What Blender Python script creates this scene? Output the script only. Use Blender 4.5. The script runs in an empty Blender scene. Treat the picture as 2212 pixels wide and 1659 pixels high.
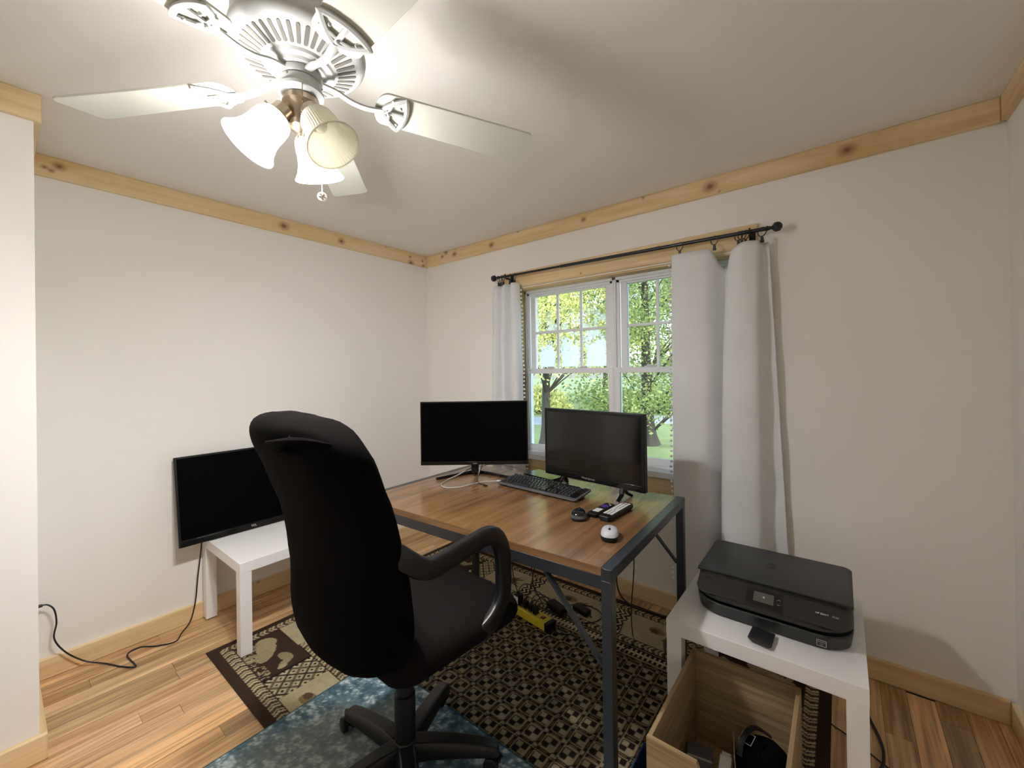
import bpy, bmesh, math, random
import numpy as np
from mathutils import Matrix, Vector
random.seed(7); RNG = np.random.default_rng(11)
PI = math.pi
SC = bpy.context.scene
COL = SC.collection
# ------------------------------------------------------------------ camera
CAMP = Vector((2.7918, -2.3536, 1.3370)); YAW, PITCH, ROLL, FPX = 0.67044, 0.00303, -0.01359, 893.4
_f = Vector((-math.sin(YAW)*math.cos(PITCH), math.cos(YAW)*math.cos(PITCH), math.sin(PITCH)))
_r = _f.cross(Vector((0, 0, 1))).normalized(); _u = _r.cross(_f)
_r2 = _r*math.cos(ROLL)+_u*math.sin(ROLL); _u2 = -_r*math.sin(ROLL)+_u*math.cos(ROLL)
cd = bpy.data.cameras.new('camera'); cam = bpy.data.objects.new('camera', cd); COL.objects.link(cam)
cam.matrix_world = Matrix(((_r2.x, _u2.x, -_f.x, CAMP.x), (_r2.y, _u2.y, -_f.y, CAMP.y), (_r2.z, _u2.z, -_f.z, CAMP.z), (0, 0, 0, 1)))
cd.sensor_fit = 'HORIZONTAL'; cd.sensor_width = 36; cd.lens = FPX/2212*36; cd.shift_y = -0.01344; cd.clip_start = .02; cd.clip_end = 300
SC.camera = cam
# ------------------------------------------------------------------ world, sun, exposure
W = bpy.data.worlds.new('world'); SC.world = W; W.use_nodes = True
nt = W.node_tree; bg = nt.nodes['Background']
sky = nt.nodes.new('ShaderNodeTexSky'); sky.sky_type = 'NISHITA'; sky.sun_disc = False
sky.sun_elevation = math.radians(38); sky.sun_rotation = math.radians(120); sky.air_density = 1.0; sky.dust_density = 2.5
nt.links.new(sky.outputs[0], bg.inputs[0]); bg.inputs[1].default_value = 0.62
sl = bpy.data.lights.new('sun', 'SUN'); sun = bpy.data.objects.new('sun', sl); COL.objects.link(sun)
sl.energy = 2.6; sl.angle = .02; sl.color = (1, .93, .78)
sun.rotation_euler = (math.radians(50), 0, math.radians(-97))
BULB = 1000.0; SHADE = 95.0
vs = SC.view_settings; vs.view_transform = 'Standard'; vs.look = 'None'; vs.exposure = 0.58; vs.gamma = 1.0; vs.use_curve_mapping = False
SC.display_settings.display_device = 'sRGB'
cy = SC.cycles; cy.sample_clamp_indirect = 6.0; cy.caustics_reflective = False; cy.caustics_refractive = False; cy.transparent_max_bounces = 24; cy.max_bounces = 10; cy.diffuse_bounces = 6

# ------------------------------------------------------------------ materials
def srgb(r, g, b):
    f = lambda c: (c/255/12.92) if c/255 <= .04045 else ((c/255+.055)/1.055)**2.4
    return (f(r), f(g), f(b), 1)
def mat(name, col, rough=.5, metal=0, spec=None, noise=None, bump=None, sheen=0, coat=0):
    """plain surface; noise=(scale, amount) mottles the colour, bump=(scale, strength, stretch)"""
    m = bpy.data.materials.new(name); m.use_nodes = True; t = m.node_tree; b = t.nodes['Principled BSDF']
    b.inputs['Base Color'].default_value = col; b.inputs['Roughness'].default_value = rough; b.inputs['Metallic'].default_value = metal
    if spec is not None: b.inputs['Specular IOR Level'].default_value = spec
    if sheen: b.inputs['Sheen Weight'].default_value = sheen; b.inputs['Sheen Roughness'].default_value = .6
    if coat: b.inputs['Coat Weight'].default_value = coat
    tc = t.nodes.new('ShaderNodeTexCoord')
    if noise:
        n = t.nodes.new('ShaderNodeTexNoise'); n.inputs['Scale'].default_value = noise[0]; n.inputs['Detail'].default_value = 4
        t.links.new(tc.outputs['Object'], n.inputs['Vector'])
        r = t.nodes.new('ShaderNodeMapRange'); r.inputs[3].default_value = 1-noise[1]; r.inputs[4].default_value = 1+noise[1]
        t.links.new(n.outputs['Fac'], r.inputs[0])
        mx = t.nodes.new('ShaderNodeVectorMath'); mx.operation = 'SCALE'; mx.inputs[0].default_value = col[:3]
        t.links.new(r.outputs[0], mx.inputs['Scale']); t.links.new(mx.outputs[0], b.inputs['Base Color'])
    if bump:
        n = t.nodes.new('ShaderNodeTexNoise'); n.inputs['Scale'].default_value = bump[0]; n.inputs['Detail'].default_value = 3
        mp = t.nodes.new('ShaderNodeMapping'); mp.inputs['Scale'].default_value = bump[2] if len(bump) > 2 else (1, 1, 1)
        t.links.new(tc.outputs['Object'], mp.inputs[0]); t.links.new(mp.outputs[0], n.inputs['Vector'])
        bp = t.nodes.new('ShaderNodeBump'); bp.inputs['Strength'].default_value = bump[1]; bp.inputs['Distance'].default_value = .002
        t.links.new(n.outputs['Fac'], bp.inputs['Height']); t.links.new(bp.outputs[0], b.inputs['Normal'])
    return m
def emit(name, col, s):
    m = bpy.data.materials.new(name); m.use_nodes = True; t = m.node_tree; b = t.nodes['Principled BSDF']
    b.inputs['Base Color'].default_value = col; b.inputs['Emission Color'].default_value = col; b.inputs['Emission Strength'].default_value = s
    return m
def wood(name, c1, c2, axis=0, scale=1.0, rough=.5, use_obj=False, fine=1.0, dark=.55, spec=.5):
    """grain along the given axis of object (or world, for planks) space"""
    m = bpy.data.materials.new(name); m.use_nodes = True; t = m.node_tree; b = t.nodes['Principled BSDF']; L = t.links.new
    oi = t.nodes.new('ShaderNodeObjectInfo')
    if use_obj:
        src = t.nodes.new('ShaderNodeNewGeometry').outputs['Position']
    else:
        src = t.nodes.new('ShaderNodeTexCoord').outputs['Object']
    off = t.nodes.new('ShaderNodeVectorMath'); off.operation = 'ADD'; L(src, off.inputs[0])
    k = t.nodes.new('ShaderNodeMath'); k.operation = 'MULTIPLY'; k.inputs[1].default_value = 37.0 if use_obj else 0.0; L(oi.outputs['Random'], k.inputs[0])
    cx = t.nodes.new('ShaderNodeCombineXYZ'); L(k.outputs[0], cx.inputs[0]); L(k.outputs[0], cx.inputs[1]); L(k.outputs[0], cx.inputs[2]); L(cx.outputs[0], off.inputs[1])
    def nz(st, sc, det):
        mp = t.nodes.new('ShaderNodeMapping'); v = [st, st, st]; v[axis] = 1.0; mp.inputs['Scale'].default_value = v
        n = t.nodes.new('ShaderNodeTexNoise'); n.inputs['Scale'].default_value = sc*scale; n.inputs['Detail'].default_value = det; n.inputs['Distortion'].default_value = .6
        L(off.outputs[0], mp.inputs[0]); L(mp.outputs[0], n.inputs['Vector']); return n.outputs['Fac']
    a = nz(9, 1.6, 4); f = nz(45*fine, 2.2, 3)
    rp = t.nodes.new('ShaderNodeValToRGB'); e = rp.color_ramp.elements; e[0].position = .34; e[0].color = c1; e[1].position = .66; e[1].color = c2; L(a, rp.inputs[0])
    mr = t.nodes.new('ShaderNodeMapRange'); mr.inputs[1].default_value = .35; mr.inputs[2].default_value = .6; mr.inputs[3].default_value = dark; mr.inputs[4].default_value = 1.06; L(f, mr.inputs[0])
    sc = t.nodes.new('ShaderNodeVectorMath'); sc.operation = 'SCALE'; L(rp.outputs[0], sc.inputs[0]); L(mr.outputs[0], sc.inputs['Scale']); out = sc.outputs[0]
    if use_obj:
        mu = t.nodes.new('ShaderNodeVectorMath'); mu.operation = 'MULTIPLY'; L(out, mu.inputs[0]); L(oi.outputs['Color'], mu.inputs[1]); out = mu.outputs[0]
    L(out, b.inputs['Base Color']); b.inputs['Roughness'].default_value = rough; b.inputs['Specular IOR Level'].default_value = spec
    bp = t.nodes.new('ShaderNodeBump'); bp.inputs['Strength'].default_value = .12; bp.inputs['Distance'].default_value = .001; L(f, bp.inputs['Height']); L(bp.outputs[0], b.inputs['Normal'])
    return m
def vcol(name, rough=.6, bump=None, spec=.5):
    m = bpy.data.materials.new(name); m.use_nodes = True; t = m.node_tree; b = t.nodes['Principled BSDF']
    a = t.nodes.new('ShaderNodeAttribute'); a.attribute_name = 'Col'; t.links.new(a.outputs['Color'], b.inputs['Base Color'])
    b.inputs['Roughness'].default_value = rough; b.inputs['Specular IOR Level'].default_value = spec
    if bump:
        n = t.nodes.new('ShaderNodeTexNoise'); n.inputs['Scale'].default_value = bump[0]
        tc = t.nodes.new('ShaderNodeTexCoord'); t.links.new(tc.outputs['Object'], n.inputs['Vector'])
        bp = t.nodes.new('ShaderNodeBump'); bp.inputs['Strength'].default_value = bump[1]; bp.inputs['Distance'].default_value = .003
        t.links.new(n.outputs['Fac'], bp.inputs['Height']); t.links.new(bp.outputs[0], b.inputs['Normal'])
    return m
def glass_mat(name, fog=False):
    m = bpy.data.materials.new(name); m.use_nodes = True; t = m.node_tree; t.nodes.remove(t.nodes['Principled BSDF']); L = t.links.new
    o = t.nodes['Material Output']; tr = t.nodes.new('ShaderNodeBsdfTransparent'); tr.inputs[0].default_value = (.93, .97, .96, 1)
    gl = t.nodes.new('ShaderNodeBsdfGlossy'); gl.inputs['Roughness'].default_value = .02
    fr = t.nodes.new('ShaderNodeFresnel'); fr.inputs[0].default_value = 1.35
    mx = t.nodes.new('ShaderNodeMixShader'); L(fr.outputs[0], mx.inputs[0]); L(tr.outputs[0], mx.inputs[1]); L(gl.outputs[0], mx.inputs[2]); out = mx.outputs[0]
    if fog:
        a = t.nodes.new('ShaderNodeAttribute'); a.attribute_name = 'Col'
        tl = t.nodes.new('ShaderNodeBsdfTranslucent'); tl.inputs[0].default_value = (.93, .97, 1, 1)
        df = t.nodes.new('ShaderNodeBsdfDiffuse'); df.inputs[0].default_value = (.75, .82, .85, 1)
        m1 = t.nodes.new('ShaderNodeMixShader'); m1.inputs[0].default_value = .2; L(tl.outputs[0], m1.inputs[1]); L(df.outputs[0], m1.inputs[2])
        m2 = t.nodes.new('ShaderNodeMixShader'); L(a.outputs['Fac'], m2.inputs[0]); L(out, m2.inputs[1]); L(m1.outputs[0], m2.inputs[2]); out = m2.outputs[0]
    L(out, o.inputs[0]); return m
def leaf_mat(name, c1, c2):
    m = bpy.data.materials.new(name); m.use_nodes = True; t = m.node_tree; t.nodes.remove(t.nodes['Principled BSDF']); L = t.links.new
    g = t.nodes.new('ShaderNodeNewGeometry'); rp = t.nodes.new('ShaderNodeValToRGB'); e = rp.color_ramp.elements; e[0].color = c1; e[1].color = c2
    L(g.outputs['Random Per Island'], rp.inputs[0])
    d = t.nodes.new('ShaderNodeBsdfDiffuse'); tl = t.nodes.new('ShaderNodeBsdfTranslucent'); L(rp.outputs[0], d.inputs[0]); L(rp.outputs[0], tl.inputs[0])
    mx = t.nodes.new('ShaderNodeMixShader'); mx.inputs[0].default_value = .5; L(d.outputs[0], mx.inputs[1]); L(tl.outputs[0], mx.inputs[2]); L(mx.outputs[0], t.nodes['Material Output'].inputs[0])
    return m
def leafless(name, col, k):
    m = bpy.data.materials.new(name); m.use_nodes = True; t = m.node_tree; b = t.nodes['Principled BSDF']; b.inputs['Base Color'].default_value = col; b.inputs['Roughness'].default_value = .4
    tl = t.nodes.new('ShaderNodeBsdfTranslucent'); tl.inputs[0].default_value = col; mx = t.nodes.new('ShaderNodeMixShader'); mx.inputs[0].default_value = k
    t.links.new(b.outputs[0], mx.inputs[1]); t.links.new(tl.outputs[0], mx.inputs[2]); t.links.new(mx.outputs[0], t.nodes['Material Output'].inputs[0]); return m
M = {}
M['wall'] = mat('wall_paint', (.86, .838, .80, 1), .85, spec=.15, bump=(160, .05))
M['ceil'] = mat('ceiling_paint', (.88, .85, .81, 1), .9, spec=.1, bump=(90, .05))
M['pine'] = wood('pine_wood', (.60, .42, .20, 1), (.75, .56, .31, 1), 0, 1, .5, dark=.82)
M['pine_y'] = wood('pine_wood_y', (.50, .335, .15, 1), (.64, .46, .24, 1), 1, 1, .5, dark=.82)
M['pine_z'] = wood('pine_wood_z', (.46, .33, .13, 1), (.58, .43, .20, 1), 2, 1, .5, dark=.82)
M['pinev'] = vcol('pine_knotty', .5)
M['plank'] = wood('oak_floor', (.43, .25, .115, 1), (.70, .46, .245, 1), 1, .9, .38, use_obj=True, dark=.62)
M['gap'] = mat('floor_gap', (.06, .035, .018, 1), .8)
M['vinyl'] = mat('white_vinyl', (.80, .82, .84, 1), .35)
M['glass'] = glass_mat('window_glass'); M['fog'] = glass_mat('fogged_glass', True)
M['curtain'] = mat('curtain_cloth', (.74, .755, .77, 1), .9, spec=.1, noise=(14, .05), bump=(700, .25), sheen=.2)
M['pom'] = mat('pompom_white', (.80, .80, .79, 1), .9)
M['black_metal'] = mat('black_metal', (.012, .012, .014, 1), .38, spec=.5)
M['desk_metal'] = mat('desk_metal', (.022, .024, .03, 1), .36, spec=.6)
M['walnut'] = wood('walnut', (.165, .082, .032, 1), (.27, .145, .062, 1), 1, 1.5, .24, fine=1.3, dark=.86, spec=1.0)
M['walnut_edge'] = wood('walnut_edge', (.17, .085, .032, 1), (.28, .15, .06, 1), 0, 1.3, .35, fine=.9, dark=.7)
M['black'] = mat('black_plastic', (.006, .006, .006, 1), .4, spec=.3)
M['black_gloss'] = mat('black_gloss', (.006, .006, .006, 1), .12)
M['screen'] = mat('screen_black', (.0012, .0012, .0014, 1), .25, spec=.04)
M['screen2'] = mat('screen_dark', (.003, .003, .003, 1), .12, spec=.5)
M['cloth'] = mat('black_cloth', (.0024, .0019, .0018, 1), .9, spec=.05, bump=(900, .2))
M['seatcloth'] = mat('black_seat_cloth', (.0075, .0062, .0060, 1), .9, spec=.08, bump=(900, .2))
M['chairplastic'] = mat('chair_plastic', (.0075, .008, .0095, 1), .36, spec=.45, bump=(300, .1))
M['lack'] = mat('white_laminate', (.90, .895, .90, 1), .3, noise=(60, .015))
M['printer'] = mat('printer_shell', (.018, .019, .019, 1), .42, bump=(500, .15))
M['printer_panel'] = mat('printer_panel', (.012, .011, .012, 1), .22, spec=.7)
M['grey_mark'] = mat('grey_mark', (.32, .32, .31, 1), .5)
M['white_mark'] = mat('white_mark', (.7, .7, .7, 1), .5)
M['rugv'] = vcol('woven_rug', .95, bump=(420, .5), spec=.1)
M['fanwhite'] = mat('fan_white', (.50, .51, .50, 1), .32)
M['blade'] = mat('fan_blade', (.70, .71, .63, 1), .4)
M['slot'] = mat('fan_slot_dark', (.16, .15, .13, 1), .7)
M['nickel'] = mat('brushed_nickel', (.44, .36, .27, 1), .3, metal=1)
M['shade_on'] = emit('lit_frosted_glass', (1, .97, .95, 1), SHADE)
M['shade_neck_glow'] = emit('frosted_neck_painted_glow', (.92, .92, .78, 1), SHADE*.009)  # same lit glass, its glow set dimmer toward the socket
M['shade_off'] = leafless('frosted_glass', (.93, .92, .84, 1), .55)
M['bulb_on'] = emit('lit_bulb', (1, .97, .95, 1), BULB)
M['bulb_off'] = mat('white_bulb', (.85, .84, .78, 1), .3)
M['yellow'] = mat('yellow_plastic', (.72, .58, .04, 1), .4)
M['red'] = mat('red_switch', (.6, .02, .02, 1), .35)
M['cord'] = mat('black_cord', (.010, .009, .009, 1), .5)
M['greycord'] = mat('grey_cord', (.42, .40, .38, 1), .5)
M['silver'] = mat('silver_plastic', (.55, .56, .62, 1), .3)
M['darkgrey'] = mat('dark_grey_plastic', (.10, .10, .11, 1), .35)
M['purple'] = mat('purple_button', (.06, .02, .22, 1), .5)
M['button_white'] = mat('button_white', (.72, .74, .74, 1), .5)
M['pink'] = mat('button_pink', (.75, .25, .22, 1), .5)
M['key'] = mat('key_black', (.012, .013, .015, 1), .3, spec=.7)
M['crate'] = wood('crate_wood', (.30, .20, .095, 1), (.45, .32, .165, 1), 0, 1.3, .65, dark=.75)
M['crate_y'] = wood('crate_wood_y', (.28, .19, .095, 1), (.42, .30, .155, 1), 1, 1.3, .65, dark=.75)
M['blue'] = mat('blue_plastic', (.02, .05, .13, 1), .5)
M['grass'] = mat('lawn_grass', (.16, .22, .09, 1), .9, noise=(.9, .5))
M['road'] = mat('road_asphalt', (.27, .30, .34, 1), .8)
M['bark'] = mat('tree_bark', (.035, .032, .028, 1), .9, noise=(6, .3), bump=(30, .6))
M['leafA'] = leaf_mat('leaf_green', (.12, .19, .07, 1), (.42, .50, .22, 1))
M['leafB'] = leaf_mat('leaf_yellow_green', (.28, .36, .12, 1), (.78, .76, .33, 1))
M['leafC'] = leaf_mat('leaf_deep_green', (.07, .13, .05, 1), (.24, .33, .13, 1))
M['paper'] = mat('paper_label', (.75, .75, .72, 1), .6)

# ------------------------------------------------------------------ mesh builder
class MB:
    def __init__(s): s.v = []; s.f = []; s.c = None
    def add(s, vs, fs, T=None):
        n = len(s.v)
        s.v += [tuple(T @ Vector(p)) for p in vs] if T is not None else [tuple(p) for p in vs]
        s.f += [tuple(i+n for i in f) for f in fs]; return s
    def box(s, x0, x1, y0, y1, z0, z1, T=None):
        vs = [(x, y, z) for z in (z0, z1) for y in (y0, y1) for x in (x0, x1)]
        return s.add(vs, [(0, 2, 3, 1), (4, 5, 7, 6), (0, 1, 5, 4), (2, 6, 7, 3), (0, 4, 6, 2), (1, 3, 7, 5)], T)
    def loft(s, loops, cap0=True, cap1=True, closed=True, T=None):
        n = len(loops[0]); vs = [p for l in loops for p in l]; fs = []
        for i in range(len(loops)-1):
            for j in range(n if closed else n-1):
                k = (j+1) % n; fs.append((i*n+j, i*n+k, (i+1)*n+k, (i+1)*n+j))
        if cap0: fs.append(tuple(reversed(range(n))))
        if cap1: fs.append(tuple(range((len(loops)-1)*n, len(loops)*n)))
        return s.add(vs, fs, T)
    def lathe(s, prof, seg=24, T=None, cap=True):
        loops = [[(r*math.cos(2*PI*j/seg), r*math.sin(2*PI*j/seg), z) for j in range(seg)] for r, z in prof]
        if prof[0][1] > prof[-1][1]: loops = loops[::-1]
        return s.loft(loops, cap, cap, True, T)
    def tube(s, path, r, seg=8, closed=False, T=None, flat=None, up=None, super_=2.0):
        P = [Vector(p) for p in path]; n = len(P); loops = []
        R = r if isinstance(r, (list, tuple)) else [r]*n
        prev = None
        for i in range(n):
            if closed: d = P[(i+1) % n]-P[i-1]
            else: d = P[min(i+1, n-1)]-P[max(i-1, 0)]
            d.normalize()
            if up is not None: a = d.cross(Vector(up)).normalized()
            elif prev is None: a = d.cross(Vector((0, 0, 1)) if abs(d.z) < .9 else Vector((1, 0, 0))).normalized()
            else: a = (prev-d*prev.dot(d)).normalized()
            prev = a; b = a.cross(d)
            fx, fy = flat if flat else (1, 1); l = []
            for j in range(seg):
                th = 2*PI*(j+.5)/seg; c_, s_ = math.cos(th), math.sin(th)
                if super_ != 2.0:
                    c_ = math.copysign(abs(c_)**(2/super_), c_); s_ = math.copysign(abs(s_)**(2/super_), s_)
                l.append(P[i]+a*(R[i]*fx*c_)+b*(R[i]*fy*s_))
            loops.append(l)
        if closed: loops.append(loops[0]); return s.loft(loops, False, False, True, T)
        return s.loft(loops, True, True, True, T)
    def sphere(s, c, r, nu=12, nv=8, T=None, sc=(1, 1, 1)):
        prof = [(math.sin(PI*i/nv)*r if 0 < i < nv else r*.02, -math.cos(PI*i/nv)*r) for i in range(nv+1)]
        m = Matrix.Translation(c) @ Matrix.Diagonal((*sc, 1))
        return s.lathe(prof, nu, (T @ m) if T is not None else m)
    def prism(s, poly, z0, z1, T=None):
        return s.loft([[(x, y, z0) for x, y in poly], [(x, y, z1) for x, y in poly]], True, True, True, T)
    def grid(s, fn, nu, nv, T=None):
        vs = [fn(i/nu, j/nv) for j in range(nv+1) for i in range(nu+1)]
        fs = [(j*(nu+1)+i, j*(nu+1)+i+1, (j+1)*(nu+1)+i+1, (j+1)*(nu+1)+i) for j in range(nv) for i in range(nu)]
        return s.add(vs, fs, T)
    def build(s, name, m, parent=None, smooth=35, bevel=None, solid=None, sub=0, kind=None, loc=None):
        me = bpy.data.meshes.new(name); me.from_pydata(s.v, [], s.f)
        bm = bmesh.new(); bm.from_mesh(me); bmesh.ops.recalc_face_normals(bm, faces=bm.faces); bm.to_mesh(me); bm.free()
        if smooth:
            me.polygons.foreach_set('use_smooth', [True]*len(me.polygons)); me.set_sharp_from_angle(angle=math.radians(smooth))
        o = link(name, me, m, parent)
        if loc: o.location = loc
        if solid: d = o.modifiers.new('solid', 'SOLIDIFY'); d.thickness = solid; d.offset = 0
        if bevel: d = o.modifiers.new('bevel', 'BEVEL'); d.width = bevel; d.segments = 2; d.limit_method = 'ANGLE'; d.angle_limit = math.radians(40)
        if sub: d = o.modifiers.new('sub', 'SUBSURF'); d.levels = sub; d.render_levels = sub
        if kind: o['kind'] = kind
        return o
def link(name, me, m, parent=None):
    if m is not None and not me.materials: me.materials.append(m)
    o = bpy.data.objects.new(name, me); COL.objects.link(o)
    if parent is not None: o.parent = parent
    return o
def tag(o, label, cat, group=None, kind=None):
    o['label'] = label; o['category'] = cat
    if group: o['group'] = group
    if kind: o['kind'] = kind
    return o
def thing(name, label, cat, loc=(0, 0, 0), rz=0, group=None):
    o = bpy.data.objects.new(name, None); COL.objects.link(o); o.location = loc; o.rotation_euler = (0, 0, rz); o.empty_display_size = .1
    return tag(o, label, cat, group)
def struct(o): o['kind'] = 'structure'; return o
def sempty(name):
    o = bpy.data.objects.new(name, None); COL.objects.link(o); o['kind'] = 'structure'; return o
def B(x0, x1, y0, y1, z0, z1, T=None): return MB().box(x0, x1, y0, y1, z0, z1, T)
def rrect(x0, x1, y0, y1, rf, rb=None, n=6):
    """rounded rectangle, rf = radius of the two low-y corners, rb = of the two high-y corners"""
    rb = rf if rb is None else rb; out = []
    for cx, cy_, r, a0 in ((x1-rf, y0+rf, rf, -90), (x1-rb, y1-rb, rb, 0), (x0+rb, y1-rb, rb, 90), (x0+rf, y0+rf, rf, 180)):
        for k in range(n+1):
            a = math.radians(a0+90*k/n); out.append((cx+r*math.cos(a), cy_+r*math.sin(a)))
    return out
def spline(pts, n=8, closed=False):
    P = [Vector(p) for p in pts]; out = []; N = len(P)
    g = (lambda i: P[i % N]) if closed else (lambda i: P[max(0, min(N-1, i))])
    for i in range(N if closed else N-1):
        a, b, c, d = g(i-1), g(i), g(i+1), g(i+2)
        for k in range(n):
            t = k/n
            out.append(.5*((2*b)+(c-a)*t+(2*a-5*b+4*c-d)*t*t+(3*b-a-3*c+d)*t**3))
    if not closed: out.append(P[-1])
    return out
def text(s, size, m, parent, T, depth=.0003, name='lettering', align='CENTER'):
    c = bpy.data.curves.new(name, 'FONT'); c.body = s; c.size = size; c.extrude = depth; c.align_x = align; c.align_y = 'CENTER'
    tmp = bpy.data.objects.new('tmp', c); COL.objects.link(tmp)
    me = bpy.data.meshes.new_from_object(tmp.evaluated_get(bpy.context.evaluated_depsgraph_get())); bpy.data.objects.remove(tmp)
    me.transform(T); me.materials.clear(); me.materials.append(m)
    return link(name, me, m, parent)
def noise2(u, v, seed, oct_=4):
    """smooth value noise, numpy arrays in"""
    r = np.random.default_rng(seed); out = 0; amp = 1; tot = 0
    for o in range(oct_):
        tb = r.random((64, 64)); x = u*(2**o); y = v*(2**o); xi = np.floor(x).astype(int); yi = np.floor(y).astype(int); fx = x-xi; fy = y-yi
        fx = fx*fx*(3-2*fx); fy = fy*fy*(3-2*fy); g = lambda a, b: tb[a % 64, b % 64]
        out = out+amp*((g(xi, yi)*(1-fx)+g(xi+1, yi)*fx)*(1-fy)+(g(xi, yi+1)*(1-fx)+g(xi+1, yi+1)*fx)*fy); tot += amp; amp *= .5
    return out/tot
def grid_mesh(name, X, Y, Z, Col):
    """mesh from (ny, nx) coordinate arrays with a colour per vertex"""
    ny, nx = X.shape; me = bpy.data.meshes.new(name); nv = nx*ny
    co = np.stack([X, Y, Z], -1).reshape(-1).astype(np.float32)
    i = np.arange(nv).reshape(ny, nx); q = np.stack([i[:-1, :-1], i[:-1, 1:], i[1:, 1:], i[1:, :-1]], -1).reshape(-1, 4)
    nf = len(q); me.vertices.add(nv); me.vertices.foreach_set('co', co); me.loops.add(nf*4); me.loops.foreach_set('vertex_index', q.reshape(-1).astype(np.int32))
    me.polygons.add(nf); me.polygons.foreach_set('loop_start', np.arange(0, nf*4, 4, dtype=np.int32)); me.polygons.foreach_set('loop_total', np.full(nf, 4, dtype=np.int32))
    me.update(calc_edges=True)
    a = me.attributes.new('Col', 'FLOAT_COLOR', 'POINT'); c4 = np.ones((nv, 4), np.float32); c4[:, :3] = Col.reshape(-1, 3); a.data.foreach_set('color', c4.reshape(-1))
    me.validate(); return me
def pine_paint(u, v, h, seed, knots):
    """u along the board (m), v across 0..h (m); knots (u, v, r)"""
    vv = v.copy(); dark = np.zeros_like(u)
    for ku, kv, kr in knots:
        du = (u-ku)/2.2; dv = v-kv; d2 = du*du+dv*dv
        vv = vv+np.sign(dv)*kr*1.3*np.exp(-d2/(2.2*kr)**2)
    g = noise2(u*1.1+seed, vv*55, seed)*.6+noise2(u*2.5+seed, vv*190, seed+1)*.4
    w = np.clip((g-.35)/.3, 0, 1); big = noise2(u*1.4+3, vv*14, seed+2)
    a = np.array([.72, .53, .28]); b = np.array([.82, .65, .40]); c = np.array([.64, .42, .19])
    col = a[None, None]*(1-w[..., None])+b[None, None]*w[..., None]
    st = np.clip((big-.55)*4, 0, .75)[..., None]; col = col*(1-st)+c*st
    for ku, kv, kr in knots:
        d = np.sqrt(((u-ku)/1.25)**2+(v-kv)**2)/kr
        k = np.clip(1.25-d, 0, 1)[..., None]*.95; kc = np.array([.17, .065, .022])*(.75+.5*noise2(u*200, v*200, seed+5)[..., None])
        ring = np.exp(-((d-1.2)/.3)**2)[..., None]*.35
        col = col*(1-ring)+np.array([.34, .16, .05])*ring; col = col*(1-k)+kc*k
    return col
def pine_board(name, axis, a0, a1, z0, z1, back, front, seed, knots, parent=None):
    """trim board lying on a wall: runs along axis ('x' or 'y') from a0 to a1; back = wall face, front = room face coordinate"""
    step = .006; n = max(2, int((a1-a0)/step)); zs = np.linspace(z0, z1, max(3, int((z1-z0)/.005)))
    A = np.concatenate([[a0], np.linspace(a0, a1, n), [a1]]); n += 2
    # unroll: back-bottom, front-bottom .. front-top, back-top
    off = np.concatenate([[back], np.full(len(zs), front), [back]]); zz = np.concatenate([[z0], zs, [z1]])
    vv = np.concatenate([[-abs(front-back)], zs-z0, [z1-z0+abs(front-back)]])
    AA, OO = np.meshgrid(A, off); OO[:, 0] = back; OO[:, -1] = back; ZZ = np.repeat(zz[:, None], n, 1); VV = np.repeat(vv[:, None], n, 1)
    c = pine_paint(AA-a0, VV, z1-z0, seed, knots)
    X, Y = (AA, OO) if axis == 'x' else (OO, AA)
    me = grid_mesh(name, X, Y, ZZ, c)
    return link(name, me, M['pinev'], parent)

# ================================================================== ROOM SHELL
H, RW, YB, XC, YC = 2.334, 3.29, -3.75, .577, -2.254      # height, width, back wall, closet face, closet corner
T_, HC, HB = .018, .0942, .0891
fl = struct(B(-.15, RW+.15, YB-.15, .02, -.12, -.012).build('floor', M['gap'], smooth=0))
def plank(x0, x1, y0, y1):
    c = .0007; z0, z1 = -.012, 0
    l0 = [(x0, y0, z0), (x1, y0, z0), (x1, y1, z0), (x0, y1, z0)]; l1 = [(x, y, z1-c) for x, y, _ in l0]
    l2 = [(x0+c, y0+c, z1), (x1-c, y0+c, z1), (x1-c, y1-c, z1), (x0+c, y1-c, z1)]
    o = MB().loft([l0, l1, l2]).build('plank', M['plank'], fl, smooth=0)
    t = random.choice([.80, .9, .95, 1.0, 1.05, 1.12, 1.2, 1.28]); k = random.uniform(-.04, .05)
    o.color = (t*(1+k), t, t*(1-k*1.4), 1)
PW = .083
for i in range(int(RW/PW)+1):
    y = YB-random.random()*1.1
    while y < 0:
        ln = random.choice([.45, .6, .8, 1.0, 1.25, 1.5])*random.uniform(.9, 1.1)
        y0, y1 = max(y, YB), min(y+ln, 0)
        if y1-y0 > .06: plank(i*PW+.0004, min((i+1)*PW-.0004, RW+.05), y0+.0004, y1-.0004)
        y += ln
struct(B(-.15, RW+.15, YB-.15, .16, H, H+.12).build('ceiling', M['ceil'], smooth=0))
struct(B(-.15, 0, YC, .16, -.1, H).build('wall_left', M['wall'], smooth=0))
struct(B(XC-.12, XC, YB, YC, -.1, H).box(-.15, XC-.12, YC-.1, YC, -.1, H).build('wall_closet', M['wall'], smooth=0))
struct(B(RW, RW+.12, YB, .16, -.1, H).build('wall_right', M['wall'], smooth=0))
struct(B(XC-.12, RW+.12, YB-.12, YB, -.1, H).build('wall_back', M['wall'], smooth=0))
WX0, WX1, WZ0, WZ1 = .985, 2.395, .735, 1.928
struct(B(0, WX0, 0, .14, -.1, H).box(WX1, RW, 0, .14, -.1, H).box(WX0, WX1, 0, .14, WZ1, H).box(WX0, WX1, 0, .14, -.1, WZ0).build('wall_window', M['wall'], smooth=0))
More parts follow.
